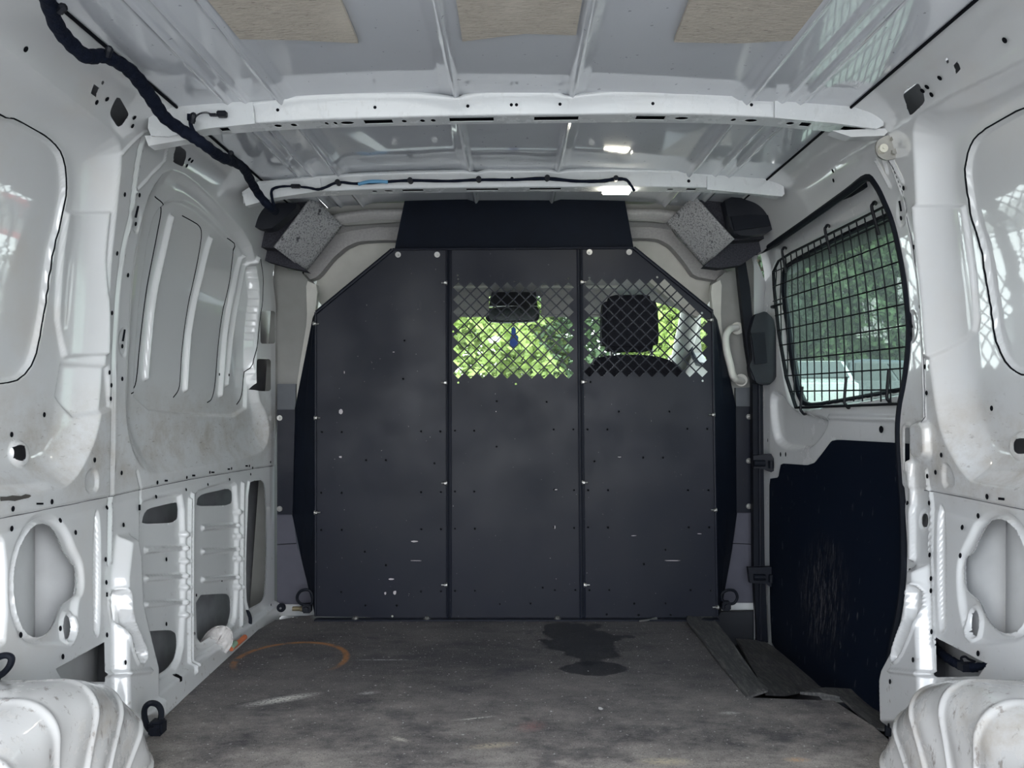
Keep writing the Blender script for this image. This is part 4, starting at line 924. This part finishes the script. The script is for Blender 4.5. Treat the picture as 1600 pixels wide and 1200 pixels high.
cab_side(-1); cab_side(1)
# roof lining of the cab with the windscreen header, screen and dash
rows = []
for y, z in ((2.64, 1.385), (2.9, 1.375), (3.2, 1.35), (3.42, 1.27), (3.50, 1.215)):
    rows.append([Vector((x, y, z-.10*max(0, abs(x)-.55)/.35)) for x in np.linspace(-.90, .90, 19)])
o = strip('ceiling_cab', rows, M['headliner'], th=.02); o['kind'] = 'structure'
def scr(px_): pass
WS = [[Vector((x, y-.12*(abs(x)/.85)**2, z)) for x in np.linspace(-.84, .84, 21)] for y, z in ((3.50, 1.23), (3.75, 1.08), (4.0, .92), (4.2, .80))]
g = strip('window_2', WS, M['glass'], th=.004); g['kind'] = 'structure'
for s_ in (-1, 1):
    bm = bmesh.new(); tube(bm, catmull([Vector((s_*.80, 3.34, 1.26)), Vector((s_*.83, 3.62, 1.12)), Vector((s_*.86, 3.95, .95)), Vector((s_*.88, 4.1, .78))], 4), .05, 10); o = bmobj('trim_'+('17' if s_ < 0 else '18'), bm, M['trim'], smooth=True); o['kind'] = 'structure'
bm = bmesh.new(); box(bm, (0, 3.95, .52), (1.74, .62, .54)); box(bm, (.45, 3.72, .78), (.42, .2, .06)); o = bmobj('trim_19', bm, M['plastic'], bevel=.03, smooth=True); o['kind'] = 'structure'
bm = bmesh.new(); box(bm, (0, 4.6, .45), (1.6, .8, .5)); o = bmobj('trim_20', bm, M['paint'], bevel=.1, smooth=True); o['kind'] = 'structure'
for lab, x0 in (('light grey sun visor folded down left of the mirror behind the centre mesh', -.26), ('light grey sun visor folded down right of the mirror, behind the right mesh', .31)):
    w_ = .34; bm = bmesh.new(); box(bm, (x0-.02, 3.40, 1.165), (w_, .018, .13), Euler((-.25, 0, 0))); o = bmobj('sun_visor', bm, M['headliner'], bevel=.008, smooth=True)
    o.location = (0, 0, 0); tag(o, lab, 'sun visor')
    bm = bmesh.new(); cyl(bm, (x0-.02-w_/2, 3.38, 1.235), (x0-.02+w_/2, 3.38, 1.235), .006, 8); bmobj('hinge_rod', bm, M['trimlight'], o)
# interior mirror with hanging card
e = empty('rear_view_mirror', at(805, 485, 3.45), 'dark interior rear-view mirror seen through the centre mesh', 'mirror')
plateY('housing', chaikin([(764, 480), (838, 477), (843, 484), (843, 498), (836, 503), (764, 504), (758, 497), (758, 486)], 1), 3.44, .04, M['plastic'], e)
plateY('mirror_glass', chaikin([(768, 483), (835, 481), (839, 486), (839, 497), (833, 500), (768, 501), (763, 496), (763, 487)], 1), 3.437, .003, simple('dim_mirror', (.12, .14, .14), .15, .8), e)
plateY('sensor_cover', [(770, 448), (836, 448), (840, 478), (764, 478)], 3.47, .05, M['plastic'], e)
o = plateY('air_freshener', [(799, 513), (803, 510), (806, 514), (806, 522), (810, 526), (809, 540), (802, 545), (796, 541), (797, 528), (799, 524)], 3.40, .004, M['blue']); tag(o, 'small blue card air freshener hanging under the rear-view mirror', 'air freshener')
bm = bmesh.new(); cyl(bm, at(802, 504, 3.402), at(803, 512, 3.402), .0015, 5); bmobj('cord', bm, M['plastic'], o)
# passenger seat
e = empty('passenger_seat', (.45, 3.0, .0), 'dark grey fabric passenger seat with headrest behind the right mesh', 'seat')
def pill(name, P, Y, th, mat, bev):
    bm = bmesh.new(); f = bm.faces.new([bm.verts.new(at(x, y, Y)) for x, y in P]); r = bmesh.ops.extrude_face_region(bm, geom=[f]); bmesh.ops.translate(bm, vec=(0, th, 0), verts=[v for v in r['geom'] if isinstance(v, bmesh.types.BMVert)])
    return bmobj(name, bm, mat, e, smooth=True, bevel=bev)
pill('headrest', chaikin([(948, 460), (1022, 459), (1029, 480), (1031, 530), (1027, 548), (944, 549), (941, 530), (942, 480)], 1, q=.2), 2.95, .11, M['fabric'], .018)
pill('backrest', chaikin([(914, 562), (950, 555), (1000, 553), (1040, 558), (1066, 572), (1080, 600), (1090, 700), (1092, 900), (910, 900), (908, 650)], 1, q=.2), 2.93, .14, M['fabric'], .025)
for x in (955, 1018):
    bm = bmesh.new(); cyl(bm, at(x, 545, 3.01), at(x, 562, 3.01), .006, 8); bmobj('headrest_post', bm, M['steel'], e)
bm = bmesh.new(); box(bm, (.45, 3.30, .30), (.50, .50, .18)); bmobj('cushion', bm, M['fabric'], e, bevel=.04, smooth=True)

# ================================================================ WHEEL ARCHES
def wheel_arch(side, label, dx):
    cy, cz, R = 1.15, -.10, .400; ribs = [math.radians(a) for a in (24, 41, 58, 75, 92, 109, 126)]
    nu, nv = 420, 90; V = []
    for i in range(nu):
        ph = math.radians(2+172*i/(nu-1))
        for j in range(nv):
            v = j/(nv-1)
            # profile: from the wall inwards along the crown, round the shoulder, then down the inner face
            L1, rc, L2 = .185, .060, .28; tot = L1+rc*PI/2+L2; d = v*tot
            if d < L1: xo, rr = .92-d*1.0, R
            elif d < L1+rc*PI/2:
                a = (d-L1)/rc; xo, rr = .92-L1-rc*math.sin(a), R-rc*(1-math.cos(a))
            else: xo, rr = .92-L1-rc+.012*(d-L1-rc*PI/2), R-rc-(d-L1-rc*PI/2)
            rr = max(rr, .02)
            b = sum(math.exp(-((ph-r)/.020)**2) for r in ribs); wob = .004*math.sin(ph*9+d*14+side)+.0025*math.sin(ph*21-d*30)
            hgt = (.0055*b)*sst((d-L1*.6)/.06)+wob*.6*sst((d-L1*.3)/.2); hgt = float(hgt)
            an = 0 if d < L1 else min(PI/2, (d-L1)/rc)
            rr2 = rr+hgt*math.cos(an)*.5; xo2 = xo-hgt*math.sin(an)+.20*max(0, rr*math.cos(ph))**2
            sq = 1.0
            V.append((side*(xo2+dx), cy+rr2*sq*math.cos(ph), max(-.03, cz+rr2*sq*math.sin(ph))))
    Fc = [(i*nv+j, i*nv+j+1, (i+1)*nv+j+1, (i+1)*nv+j) for i in range(nu-1) for j in range(nv-1)]
    o = mesh('wheel_arch', V, Fc, M['arch'], None, True); tag(o, label, 'wheel arch'); return o
wheel_arch(-1, 'scuffed white ribbed wheel arch at the lower left', .0)
wheel_arch(1, 'scuffed white ribbed wheel arch at the lower right', .012)

# ================================================================ CABLES
def harness(P, name, label, cat, mat, parent=None):
    pts = catmull([at(x, y, Y) for x, y, Y, r in P], 6); rs = []
    for i in range(len(P)-1):
        for k in range(6): rs.append(P[i][3]*(1-k/6)+P[i+1][3]*k/6)
    rs.append(P[-1][3]); rs = [r*(1+.08*math.sin(i*1.7)) for i, r in enumerate(rs)]
    bm = bmesh.new(); tube(bm, pts, rs, 12); o = bmobj(name, bm, mat, parent, smooth=True)
    if label: tag(o, label, cat)
    return o
H = harness([(40, -60, 1.05, .012), (72, -5, 1.15, .012), (88, 38, 1.22, .012), (108, 65, 1.27, .0125), (135, 88, 1.32, .0125), (158, 87, 1.36, .012), (180, 95, 1.40, .012), (205, 112, 1.46, .0135), (226, 138, 1.52, .014), (243, 163, 1.57, .014), (258, 184, 1.61, .013), (284, 203, 1.655, .013), (305, 216, 1.66, .013), (322, 228, 1.68, .012), (345, 245, 1.77, .0125), (362, 252, 1.88, .012), (380, 262, 2.0, .012), (392, 283, 2.12, .012), (404, 303, 2.2, .012), (420, 322, 2.22, .012), (430, 330, 2.3, .012)],
    'wiring_harness', 'thick black taped wiring harness running along the upper left roof rail', 'cable', M['tape'])
for x, y, Y, dx, dy in ((93, 14, 1.18, 9, -3), (168, 84, 1.36, 4, -9), (300, 188, 1.64, 3, -10), (357, 244, 1.86, 6, -6)):
    bm = bmesh.new(); tube(bm, catmull([at(x, y+4, Y), at(x+dx*.6, y+dy*.6, Y-.006), at(x+dx, y+dy, Y-.004)], 3), [.006, .006, .006, .007, .007, .006, .005], 8); bmobj('clip', bm, M['plastic'], H, smooth=True)
bm = bmesh.new(); tube(bm, catmull([at(305, 210, 1.66), at(298, 195, 1.655), at(299, 184, 1.66)], 4), .0045, 8); box(bm, at(299, 184, 1.675), (.014, .012, .014)); bmobj('branch', bm, M['tape'], H, smooth=True)
e = empty('wire_connector', at(345, 179, 1.68), 'small black plug with thin wires at the left end of the near crossbeam', 'connector')
bm = bmesh.new(); box(bm, at(347, 178.5, 1.676), (.021, .014, .013)); bmobj('plug_body', bm, M['plastic'], e, bevel=.002)
bm = bmesh.new(); box(bm, at(333, 179.5, 1.678), (.014, .008, .005)); bmobj('plug_pins', bm, M['plastic'], e)
for k in (0, 3):
    bm = bmesh.new(); tube(bm, catmull([at(304, 182+k, 1.68), at(312, 177+k*.5, 1.675), at(322, 175+k*.6, 1.675), at(330, 178+k*.5, 1.677)], 4), .0009, 5); bmobj('wire', bm, M['rubber'], e)
# thin cable along the second beam
YB2 = 2.235
LC = [(425, 305, 2.24), (426, 295, YB2), (438, 291, YB2), (455, 291, YB2)]
C = harness([(428, 322, 2.24, .0045), (424, 300, YB2, .004), (432, 293, YB2, .004), (452, 291, YB2, .003), (480, 293, YB2, .0035), (496, 296, YB2, .004), (508, 293, YB2, .004), (528, 285, YB2, .004), (556, 287, YB2, .004), (590, 285, YB2, .004), (640, 282, YB2, .0045), (700, 283, YB2, .004), (748, 281, YB2, .0045), (800, 281, YB2, .004), (852, 279, YB2, .0055), (900, 283, YB2, .0045), (940, 283, YB2, .0055), (962, 280, YB2, .006), (978, 281, YB2, .0045), (986, 290, YB2, .004), (991, 298, YB2+.01, .004)],
    'lamp_cable', 'thin black cable clipped along the far crossbeam to the lamp', 'cable', M['tape'])
for x, y in ((528, 285), (641, 282), (748, 280), (855, 278), (962, 279)):
    bm = bmesh.new(); p = at(x, y, YB2); cyl(bm, p+Vector((0, .012, 0)), p+Vector((0, -.007, 0)), .008, 10); bmobj('clip', bm, M['plastic'], C)
bm = bmesh.new(); tube(bm, catmull([at(560, 288, YB2), at(575, 284, YB2-.003), at(592, 283.5, YB2-.004), at(606, 284.5, YB2)], 5), .0052, 8); tag(bmobj('tape_wrap', bm, M['bluetape'], C, smooth=True), 'light blue tape wrap')
bm = bmesh.new(); box(bm, at(462, 291, YB2-.004), (.028, .012, .011)); bmobj('connector', bm, M['plastic'], C, bevel=.002)
# lamp
e = empty('interior_lamp', at(963, 298, 2.27), 'small lit rectangular lamp under the far crossbeam', 'lamp')
bm = bmesh.new(); p = at(963, 296, 2.285); box(bm, p+Vector((0, 0, .006)), (.092, .045, .012)); bmobj('body', bm, M['button'], e, bevel=.003)
bm = bmesh.new(); box(bm, p+Vector((0, -.004, -.004)), (.082, .040, .016)); bmobj('lens', bm, M['lamp'], e, bevel=.003)
# grey striker plate by the door
e = empty('hinge_cover', at(1388, 232, 1.70), 'round-edged galvanised plate with a cream button above the sliding door', 'plate')
plateY('plate', chaikin([(1368, 224), (1378, 214), (1396, 209), (1404, 222), (1406, 243), (1396, 249), (1382, 250), (1370, 242)], 1), 1.70, .006, M['galv'], e)
bm = bmesh.new(); p = at(1378.5, 233, 1.70); cyl(bm, p, p+Vector((0, -.008, 0)), .0095, 18); cyl(bm, p+Vector((0, -.008, 0)), p+Vector((0, -.010, 0)), .003, 8); bmobj('button', bm, M['button'], e, smooth=True)
for q in ((1395, 217), (1396, 238)):
    bm = bmesh.new(); p = at(*q, 1.70); cyl(bm, p, p+Vector((0, -.007, 0)), .0065, 6); bmobj('bolt', bm, M['galv'], e)

# ================================================================ TIE-DOWN RINGS
def tie(P, Y, box_px, label, r=.006, lug=(.022, .03, .028)):
    c = at(*box_px, Y); e = empty('tie_down_ring', c, label, 'tie-down', 'load tie-down rings')
    bm = bmesh.new(); tube(bm, catmull([at(x, y, Y+dy) for x, y, dy in P], 5, closed=True), r, 8, closed=True); bmobj('ring', bm, M['rubber'], e, smooth=True)
    bm = bmesh.new(); box(bm, c, lug); bmobj('bracket', bm, M['plastic'], e, bevel=.004)
    bm = bmesh.new(); cyl(bm, c+Vector((0, -.012, 0)), c+Vector((0, -.024, 0)), .010, 6); bmobj('bolt', bm, M['plastic'], e)
tie([(226, 1108, 0), (234, 1099, 0), (246, 1101, .01), (252, 1112, .01), (250, 1128, .005), (244, 1142, 0), (234, 1140, 0), (227, 1126, 0)], 1.64, (246, 1136), 'black load tie-down ring at the foot of the left pillar', .0062, (.030, .03, .030))
tie([(377, 962, 0), (381, 954, 0), (387, 956, .01), (391, 966, .01), (390, 978, 0), (384, 982, 0), (379, 974, 0)], 2.42, (385, 983), 'black load tie-down ring low on the left wall near the rag', .0055, (.034, .03, .024))
tie([(465, 930, 0), (471, 923, 0), (482, 922, 0), (488, 930, 0), (486, 944, 0), (472, 944, 0), (465, 938, 0)], 2.62, (480, 950), 'black load tie-down ring beside the left foot of the bulkhead', .005, (.03, .03, .03))
tie([(1128, 928, 0), (1137, 922, 0), (1148, 924, 0), (1152, 934, 0), (1146, 943, 0), (1134, 942, 0), (1128, 936, 0)], 2.63, (1134, 946), 'black load tie-down ring beside the right foot of the bulkhead', .005, (.03, .03, .03))
tie([(-14, 1040, 0), (-4, 1028, 0), (10, 1024, 0), (18, 1029, 0), (14, 1042, 0), (2, 1054, 0), (-12, 1058, 0)], 1.28, (-16, 1062), 'black load tie-down ring above the left wheel arch at the photo edge', .0055)
e = empty('floor_bung', at(440, 948, 2.64), 'round black rubber plug in the left front floor corner', 'plug')
bm = bmesh.new(); p = at(440.5, 948.5, 2.64); cyl(bm, p, p+Vector((0, -.014, 0)), .015, 20); bmobj('plug', bm, M['rubber'], e, bevel=.003, smooth=True)
bm = bmesh.new(); cyl(bm, p+Vector((0, -.014, 0)), p+Vector((0, -.018, 0)), .0035, 8); bmobj('screw', bm, M['steel'], e)
bm = bmesh.new(); p = at(465, 951, 2.66); cyl(bm, p+Vector((-.017, 0, 0)), p+Vector((.017, 0, 0)), .008, 12); cyl(bm, p+Vector((.010, 0, 0)), p+Vector((.018, 0, 0)), .010, 6); o = bmobj('brass_fitting', bm, simple('dull_brass', (.25, .21, .13), .5, .6)); tag(o, 'dull brass threaded fitting by the left foot of the bulkhead', 'fitting')
# cable in the right rear aperture
C = harness([(1456, 1002, 1.74, .009), (1462, 1012, 1.68, .009), (1472, 1022, 1.62, .009), (1486, 1032, 1.57, .009), (1502, 1040, 1.53, .0095), (1518, 1043, 1.50, .009), (1536, 1040, 1.48, .006), (1548, 1037, 1.47, .005)], 'rear_cable', 'black taped cable crossing the gap above the right wheel arch', 'cable', M['tape'])
bm = bmesh.new(); tube(bm, catmull([at(1504, 1034, 1.52), at(1502, 1028, 1.52), at(1508, 1026, 1.52), at(1514, 1030, 1.52), at(1524, 1034, 1.51)], 4), .0025, 6); box(bm, at(1512, 1042, 1.505), (.03, .02, .014)); bmobj('cable_tie', bm, M['plastic'], C)

# ================================================================ RAG, SCRAPER, FLAPS
rows = []
A = [(311, 1008), (322, 990), (336, 979), (352, 978), (362, 985), (364, 1003), (356, 1018), (344, 1030), (330, 1016), (318, 1012)]
cx, cy = 340, 1003
for k in range(8):
    t = k/7; row = []
    for i in range(41):
        a = i/40*len(A); i0 = int(a) % len(A); f = a-int(a); x = A[i0][0]*(1-f)+A[(i0+1) % len(A)][0]*f; y = A[i0][1]*(1-f)+A[(i0+1) % len(A)][1]*f
        px, py = cx+(x-cx)*t, cy+(y-cy)*t; row.append(at(px, py, 2.20-.02*(1-t*t)+.007*math.sin(px*1.3+py*.5)+.004*math.sin(py*1.9)))
    rows.append(row)
o = strip('rag', rows, M['cloth'], th=.003); tag(o, 'crumpled white cloth rag tucked at the foot of the left wall', 'rag')
bm = bmesh.new(); tube(bm, [at(311+ (x-311), y, 2.197) for x, y in chaikin(A, 1)], .0018, 5, closed=True); bmobj('hem', bm, M['cloth'], o)
bm = bmesh.new(); p, q = at(361, 1014, 2.21), at(383, 995, 2.30); d = q-p; cyl(bm, p, q, .008, 8); o = bmobj('stick', bm, M['orange'], bevel=.001); tag(o, 'short orange plastic stick lying beside the white rag', 'stick')
bm = bmesh.new(); cyl(bm, p+Vector((0, .0, .004)), p+d*.3+Vector((0, 0, .006)), .009, 8); bmobj('grip', bm, simple('green_plastic', (.22, .33, .24), .5), o)
def flap(label, P, seed, rough_=.004):
    L = [Vector((p[0], p[1])) for p in P]
    xs_ = [p[0] for p in P]; ys_ = [p[1] for p in P]
    ex = [(x, y) for x in np.linspace(min(xs_), max(xs_), 9)[1:-1] for y in np.linspace(min(ys_), max(ys_), 12)[1:-1] if inside((x, y), P)]
    Z = lambda u, v: np.interp(0, [0, 1], [P[0][2], 0])
    A_ = np.array([[p[0], p[1], 1] for p in P]); z_ = np.array([p[2] for p in P]); co = np.linalg.lstsq(A_, z_, rcond=None)[0]
    o = plate('rubber_flap', [(p[0], p[1]) for p in P], [], lambda u, v, k: Vector((u, v, float(co[0]*u+co[1]*v+co[2])+.006*math.sin(u*30+seed)*math.sin(v*14)+.006*k)), M['flap'], extra=ex, smooth=True)
    tag(o, label, 'rubber mat', 'offcuts of rubber matting at the side step'); return o
def q3(px, py, z): p = atz(px, py, z); return (p.x, p.y, z)
flap('long narrow rubber matting strip leading back from the right foot of the bulkhead', [q3(1073, 974, .005), (.585, 2.59, .005), q3(1112, 962, .005), q3(1145, 1010, 0), q3(1180, 1058, -.005), q3(1200, 1086, -.005), q3(1166, 1088, .004)], 1)
flap('wide scratched rubber mat lying in the side door step', [q3(1150, 1006, -.09), q3(1192, 1000, -.09), q3(1207, 1009, -.09), q3(1286, 1080, -.09), q3(1225, 1088, -.05), q3(1196, 1084, -.04), q3(1176, 1050, -.06)], 2)
flap('small rubber mat corner at the rear of the side door step', [q3(1250, 1086, -.012), q3(1290, 1079, -.012), q3(1344, 1079, -.012), q3(1386, 1108, -.012), q3(1392, 1146, -.008), q3(1366, 1138, -.004), q3(1312, 1091, -.004)], 3)
bm = bmesh.new(); tube(bm, [at(1208, 1007, 2.66), at(1250, 1043, 2.42), at(1290, 1079, 2.22)], .007, 6); bmobj('sill_strip', bm, M['paint'], D1)
plateY('sill_front', [(1106, 957), (1186, 955), (1190, 1010), (1150, 1010)], 2.69, .02, M['under'], mo)
o = empty('floor_debris', (0, 0, 0)); bpy.data.objects.remove(o)
bm = bmesh.new()
for x, y, a in ((938, 1108, 5), (861, 1112, 2), (513, 1080, 1.5), (919, 1049, 1.2), (1074, 999, 1.6), (997, 1025, 1), (525, 1099, 1.2), (458, 965, 1.4), (476, 973, 1.4), (464, 966, 1.2), (1152, 1080, 2), (630, 1130, 1.4), (668, 1129, 1.4)):
    p = atz(x, y, .001); r = a*p.y/F*.9; vs = [bm.verts.new(p+Vector((r*math.cos(k)*random.uniform(.6, 1.1), r*1.6*math.sin(k)*random.uniform(.6, 1.1), .001))) for k in (0, 1.1, 2.2, 3.2, 4.3, 5.3)]; bm.faces.new(vs)
tag(bmobj('floor_crumbs', bm, simple('white_crumbs', (.75, .74, .72), .7), mo), kind='stuff')
o = None
bm = bmesh.new(); p, q = atz(999, 970.5, .006), atz(1026, 967, .006); cyl(bm, p, q, .003, 6); cyl(bm, q-(q-p)*.25, q, .006, 6); o = bmobj('loose_screw', bm, M['steel']); tag(o, 'loose silver screw lying at the foot of the right bulkhead panel', 'screw')

# ================================================================ OUTSIDE
bm = bmesh.new(); box(bm, (0, 0, -.72), (120, 120, .1)); o = bmobj('ground', bm, M['asphalt']); o['kind'] = 'structure'
bm = bmesh.new(); box(bm, (0, 22, -.66), (70, 18, .1)); o = bmobj('ground_verge', bm, M['grass']); o['kind'] = 'structure'
def tree(x, y, h, r, mat, label, n=2600, leaf=.16, base=0.0, z0=-.67):
    e = empty('tree', (x, y, z0), label, 'tree', 'trees around the parked van')
    rs = np.random.RandomState(int(abs(x*31+y*17)) % 9999)
    V = np.zeros((n*4, 3)); u = rs.rand(n); 
    th = rs.rand(n)*2*PI; cz = base+(h-base)*rs.rand(n)**.8; rad = r*np.sqrt(np.clip(1-((cz-base-(h-base)*.45)/((h-base)*.60))**2, .05, 1))*(.55+.45*rs.rand(n)**.5)*(1+.18*np.sin(th*5+cz*2.5))
    C = np.stack([rad*np.cos(th), rad*np.sin(th), cz], 1); a = rs.randn(n, 3); a /= np.linalg.norm(a, axis=1)[:, None]; b = np.cross(a, rs.randn(n, 3)); b /= np.linalg.norm(b, axis=1)[:, None]
    l = leaf*(.6+.8*rs.rand(n))[:, None]
    V[0::4] = C-a*l; V[1::4] = C-b*l*.55; V[2::4] = C+a*l; V[3::4] = C+b*l*.55
    me = bpy.data.meshes.new('foliage'); me.from_pydata(V.tolist(), [], [(4*i, 4*i+1, 4*i+2, 4*i+3) for i in range(n)]); me.update()
    o = link('foliage', me, mat); o.parent = e; o['kind'] = 'stuff'
    bm = bmesh.new(); cyl(bm, (0, 0, 0), (0, 0, h*.6), r*.09+.05, 10, r*.03+.03); o = bmobj('trunk', bm, M['bark']); o.parent = e; o.location = (0, 0, 0)
# beyond the sliding-door window
for x, y, h, r, k, lab in ((9.3, 29, 13, 2.6, 2, 'tall dark green tree behind the white car, nearest the front edge of the side window'),
        (12.0, 29, 15, 2.9, 1, 'broad mid green tree behind the parked cars, left of centre in the side window'),
        (14.8, 29.5, 14, 2.9, 2, 'dark green tree filling the middle of the side window'),
        (17.4, 33, 16, 3.0, 1, 'mid green tree filling the right of the side window'),
        (11.0, 35, 16, 3.4, 2, 'tallest dark tree standing behind the row at the left of the side window'),
        (16.0, 36, 18, 3.9, 2, 'tallest dark tree standing behind the row at the right of the side window')):
    tree(x, y, h, r, M['leaf%d' % k], lab, 26000, .13, z0=.16)
for x, y, h, r, k, lab in ((-4.6, 21, 4.4, 2.2, 1, 'mid green tree at the far left of the windscreen view'), (-1.0, 20, 4.2, 2.3, 3, 'lime green sunlit tree seen through the centre mesh'),
        (2.2, 21, 4.5, 2.3, 1, 'mid green tree seen between the centre mesh and the headrest'), (4.1, 18, 4.0, 1.4, 3, 'lime green tree seen right of the headrest')):
    tree(x, y, h, r, M['leaf%d' % k], lab, 9000, .13)
for x, y, lab in ((-.6, 14.5, 'low yellow-green bush at the bottom left of the centre mesh'), (1.4, 14.2, 'low yellow-green bush at the bottom right of the centre mesh')):
    tree(x, y, 1.5, 1.0, M['leaf3'], lab, 3000, .08)
def car(x, y, rz, L, W_, Hh, mat, label, kind, z0):
    e = empty('car', (x, y, z0), label, 'car', 'cars parked beyond the side door window'); e.rotation_euler = (0, 0, rz)
    if kind == 'suv': prof = [(-L/2, .35), (-L/2, .95), (-L*.44, 1.05), (-L*.40, Hh-.06), (-L*.30, Hh), (L*.10, Hh-.03), (L*.27, 1.08), (L*.46, .98), (L/2, .80), (L/2, .35)]
    else: prof = [(-L/2, .35), (-L/2, .92), (-L*.38, 1.0), (-L*.22, Hh-.04), (-L*.08, Hh), (L*.08, Hh-.03), (L*.25, 1.0), (L*.46, .88), (L/2, .70), (L/2, .35)]
    n = len(prof); V = []
    for t, wf in ((-1, .86), (-.93, 1), (.93, 1), (1, .86)):
        for (px, pz) in prof:
            tum = 1-.22*max(0, (pz-1.0)/.7)
            V.append((px*(1 if abs(t) < 1 else .97), t*W_/2*tum, pz if abs(t) < 1 else .35+(pz-.35)*.96))
    Fc = [(k*n+i, k*n+(i+1) % n, (k+1)*n+(i+1) % n, (k+1)*n+i) for k in range(3) for i in range(n)]+[tuple(range(n))[::-1], tuple(range(3*n, 4*n))]
    me = bpy.data.meshes.new('body'); me.from_pydata(V, [], Fc); me.update(); o = link('body', me, mat); o.parent = e; o.location = (0, 0, 0)
    md = o.modifiers.new('bev', 'BEVEL'); md.width = .05; md.segments = 3
    g = [prof[2], prof[3], prof[4], prof[5], prof[6]]
    for s in (-1, 1):
        bm = bmesh.new()
        P = [(g[0][0]+.12, 1.06), (g[1][0]+.10, Hh-.13), (g[3][0]-.03, Hh-.13), (g[4][0]-.14, 1.08)]
        for a, b in ((0, .48), (.52, 1)):
            q = [(P[0][0]*(1-a)+P[3][0]*a, 1.06), (P[1][0]*(1-a)+P[2][0]*a, Hh-.13), (P[1][0]*(1-b)+P[2][0]*b, Hh-.13), (P[0][0]*(1-b)+P[3][0]*b, 1.06)]
            f = bm.faces.new([bm.verts.new((u, s*(W_/2*(1-.22*max(0, (v-1.0)/.7))+.008), v)) for u, v in q])
            r_ = bmesh.ops.extrude_face_region(bm, geom=[f]); bmesh.ops.translate(bm, vec=(0, -s*.03, 0), verts=[v for v in r_['geom'] if isinstance(v, bmesh.types.BMVert)])
        o = bmobj('side_windows', bm, M['carglass']); o.parent = e; o.location = (0, 0, 0)
    for (a, b) in ((g[3], g[4]), (g[1], g[0])):
        bm = bmesh.new(); k = 1 if a is g[3] else -1
        f = bm.faces.new([bm.verts.new(v) for v in ((a[0]+k*.05, -W_*.36, a[1]-.03), (a[0]+k*.05, W_*.36, a[1]-.03), (b[0]+k*.02-k*.04, W_*.42, b[1]+.05), (b[0]+k*.02-k*.04, -W_*.42, b[1]+.05))])
        r_ = bmesh.ops.extrude_face_region(bm, geom=[f]); bmesh.ops.translate(bm, vec=(k*.02, 0, .02), verts=[v for v in r_['geom'] if isinstance(v, bmesh.types.BMVert)])
        o = bmobj('windscreen' if k > 0 else 'rear_window', bm, M['carglass']); o.parent = e; o.location = (0, 0, 0)
    for sx in (-1, 1):
        for sy in (-1, 1):
            bm = bmesh.new(); cyl(bm, (sx*L*.31, sy*(W_/2-.2), .32), (sx*L*.31, sy*(W_/2+.01), .32), .32, 20); cyl(bm, (sx*L*.31, sy*(W_/2+.005), .32), (sx*L*.31, sy*(W_/2+.015), .32), .2, 12); o = bmobj('wheel', bm, M['rubber']); o.parent = e; o.location = (0, 0, 0)
car(7.75, 20.2, 1.30, 4.4, 1.8, 1.52, M['carwhite'], 'white car at the left of the side door window', 'sedan', .16)
car(10.9, 22.6, .30, 4.5, 1.85, 1.66, M['cargrey'], 'dark grey estate car right of the white car beyond the side door window', 'suv', .16)
car(8.3, 15.6, .15, 4.3, 1.75, 1.50, M['carred'], 'low red car at the bottom right of the side door window', 'sedan', -.67)
bm = bmesh.new(); box(bm, (14, 26, -.26), (24, 22, .84)); o = bmobj('ground_bank', bm, M['asphalt']); o['kind'] = 'structure'
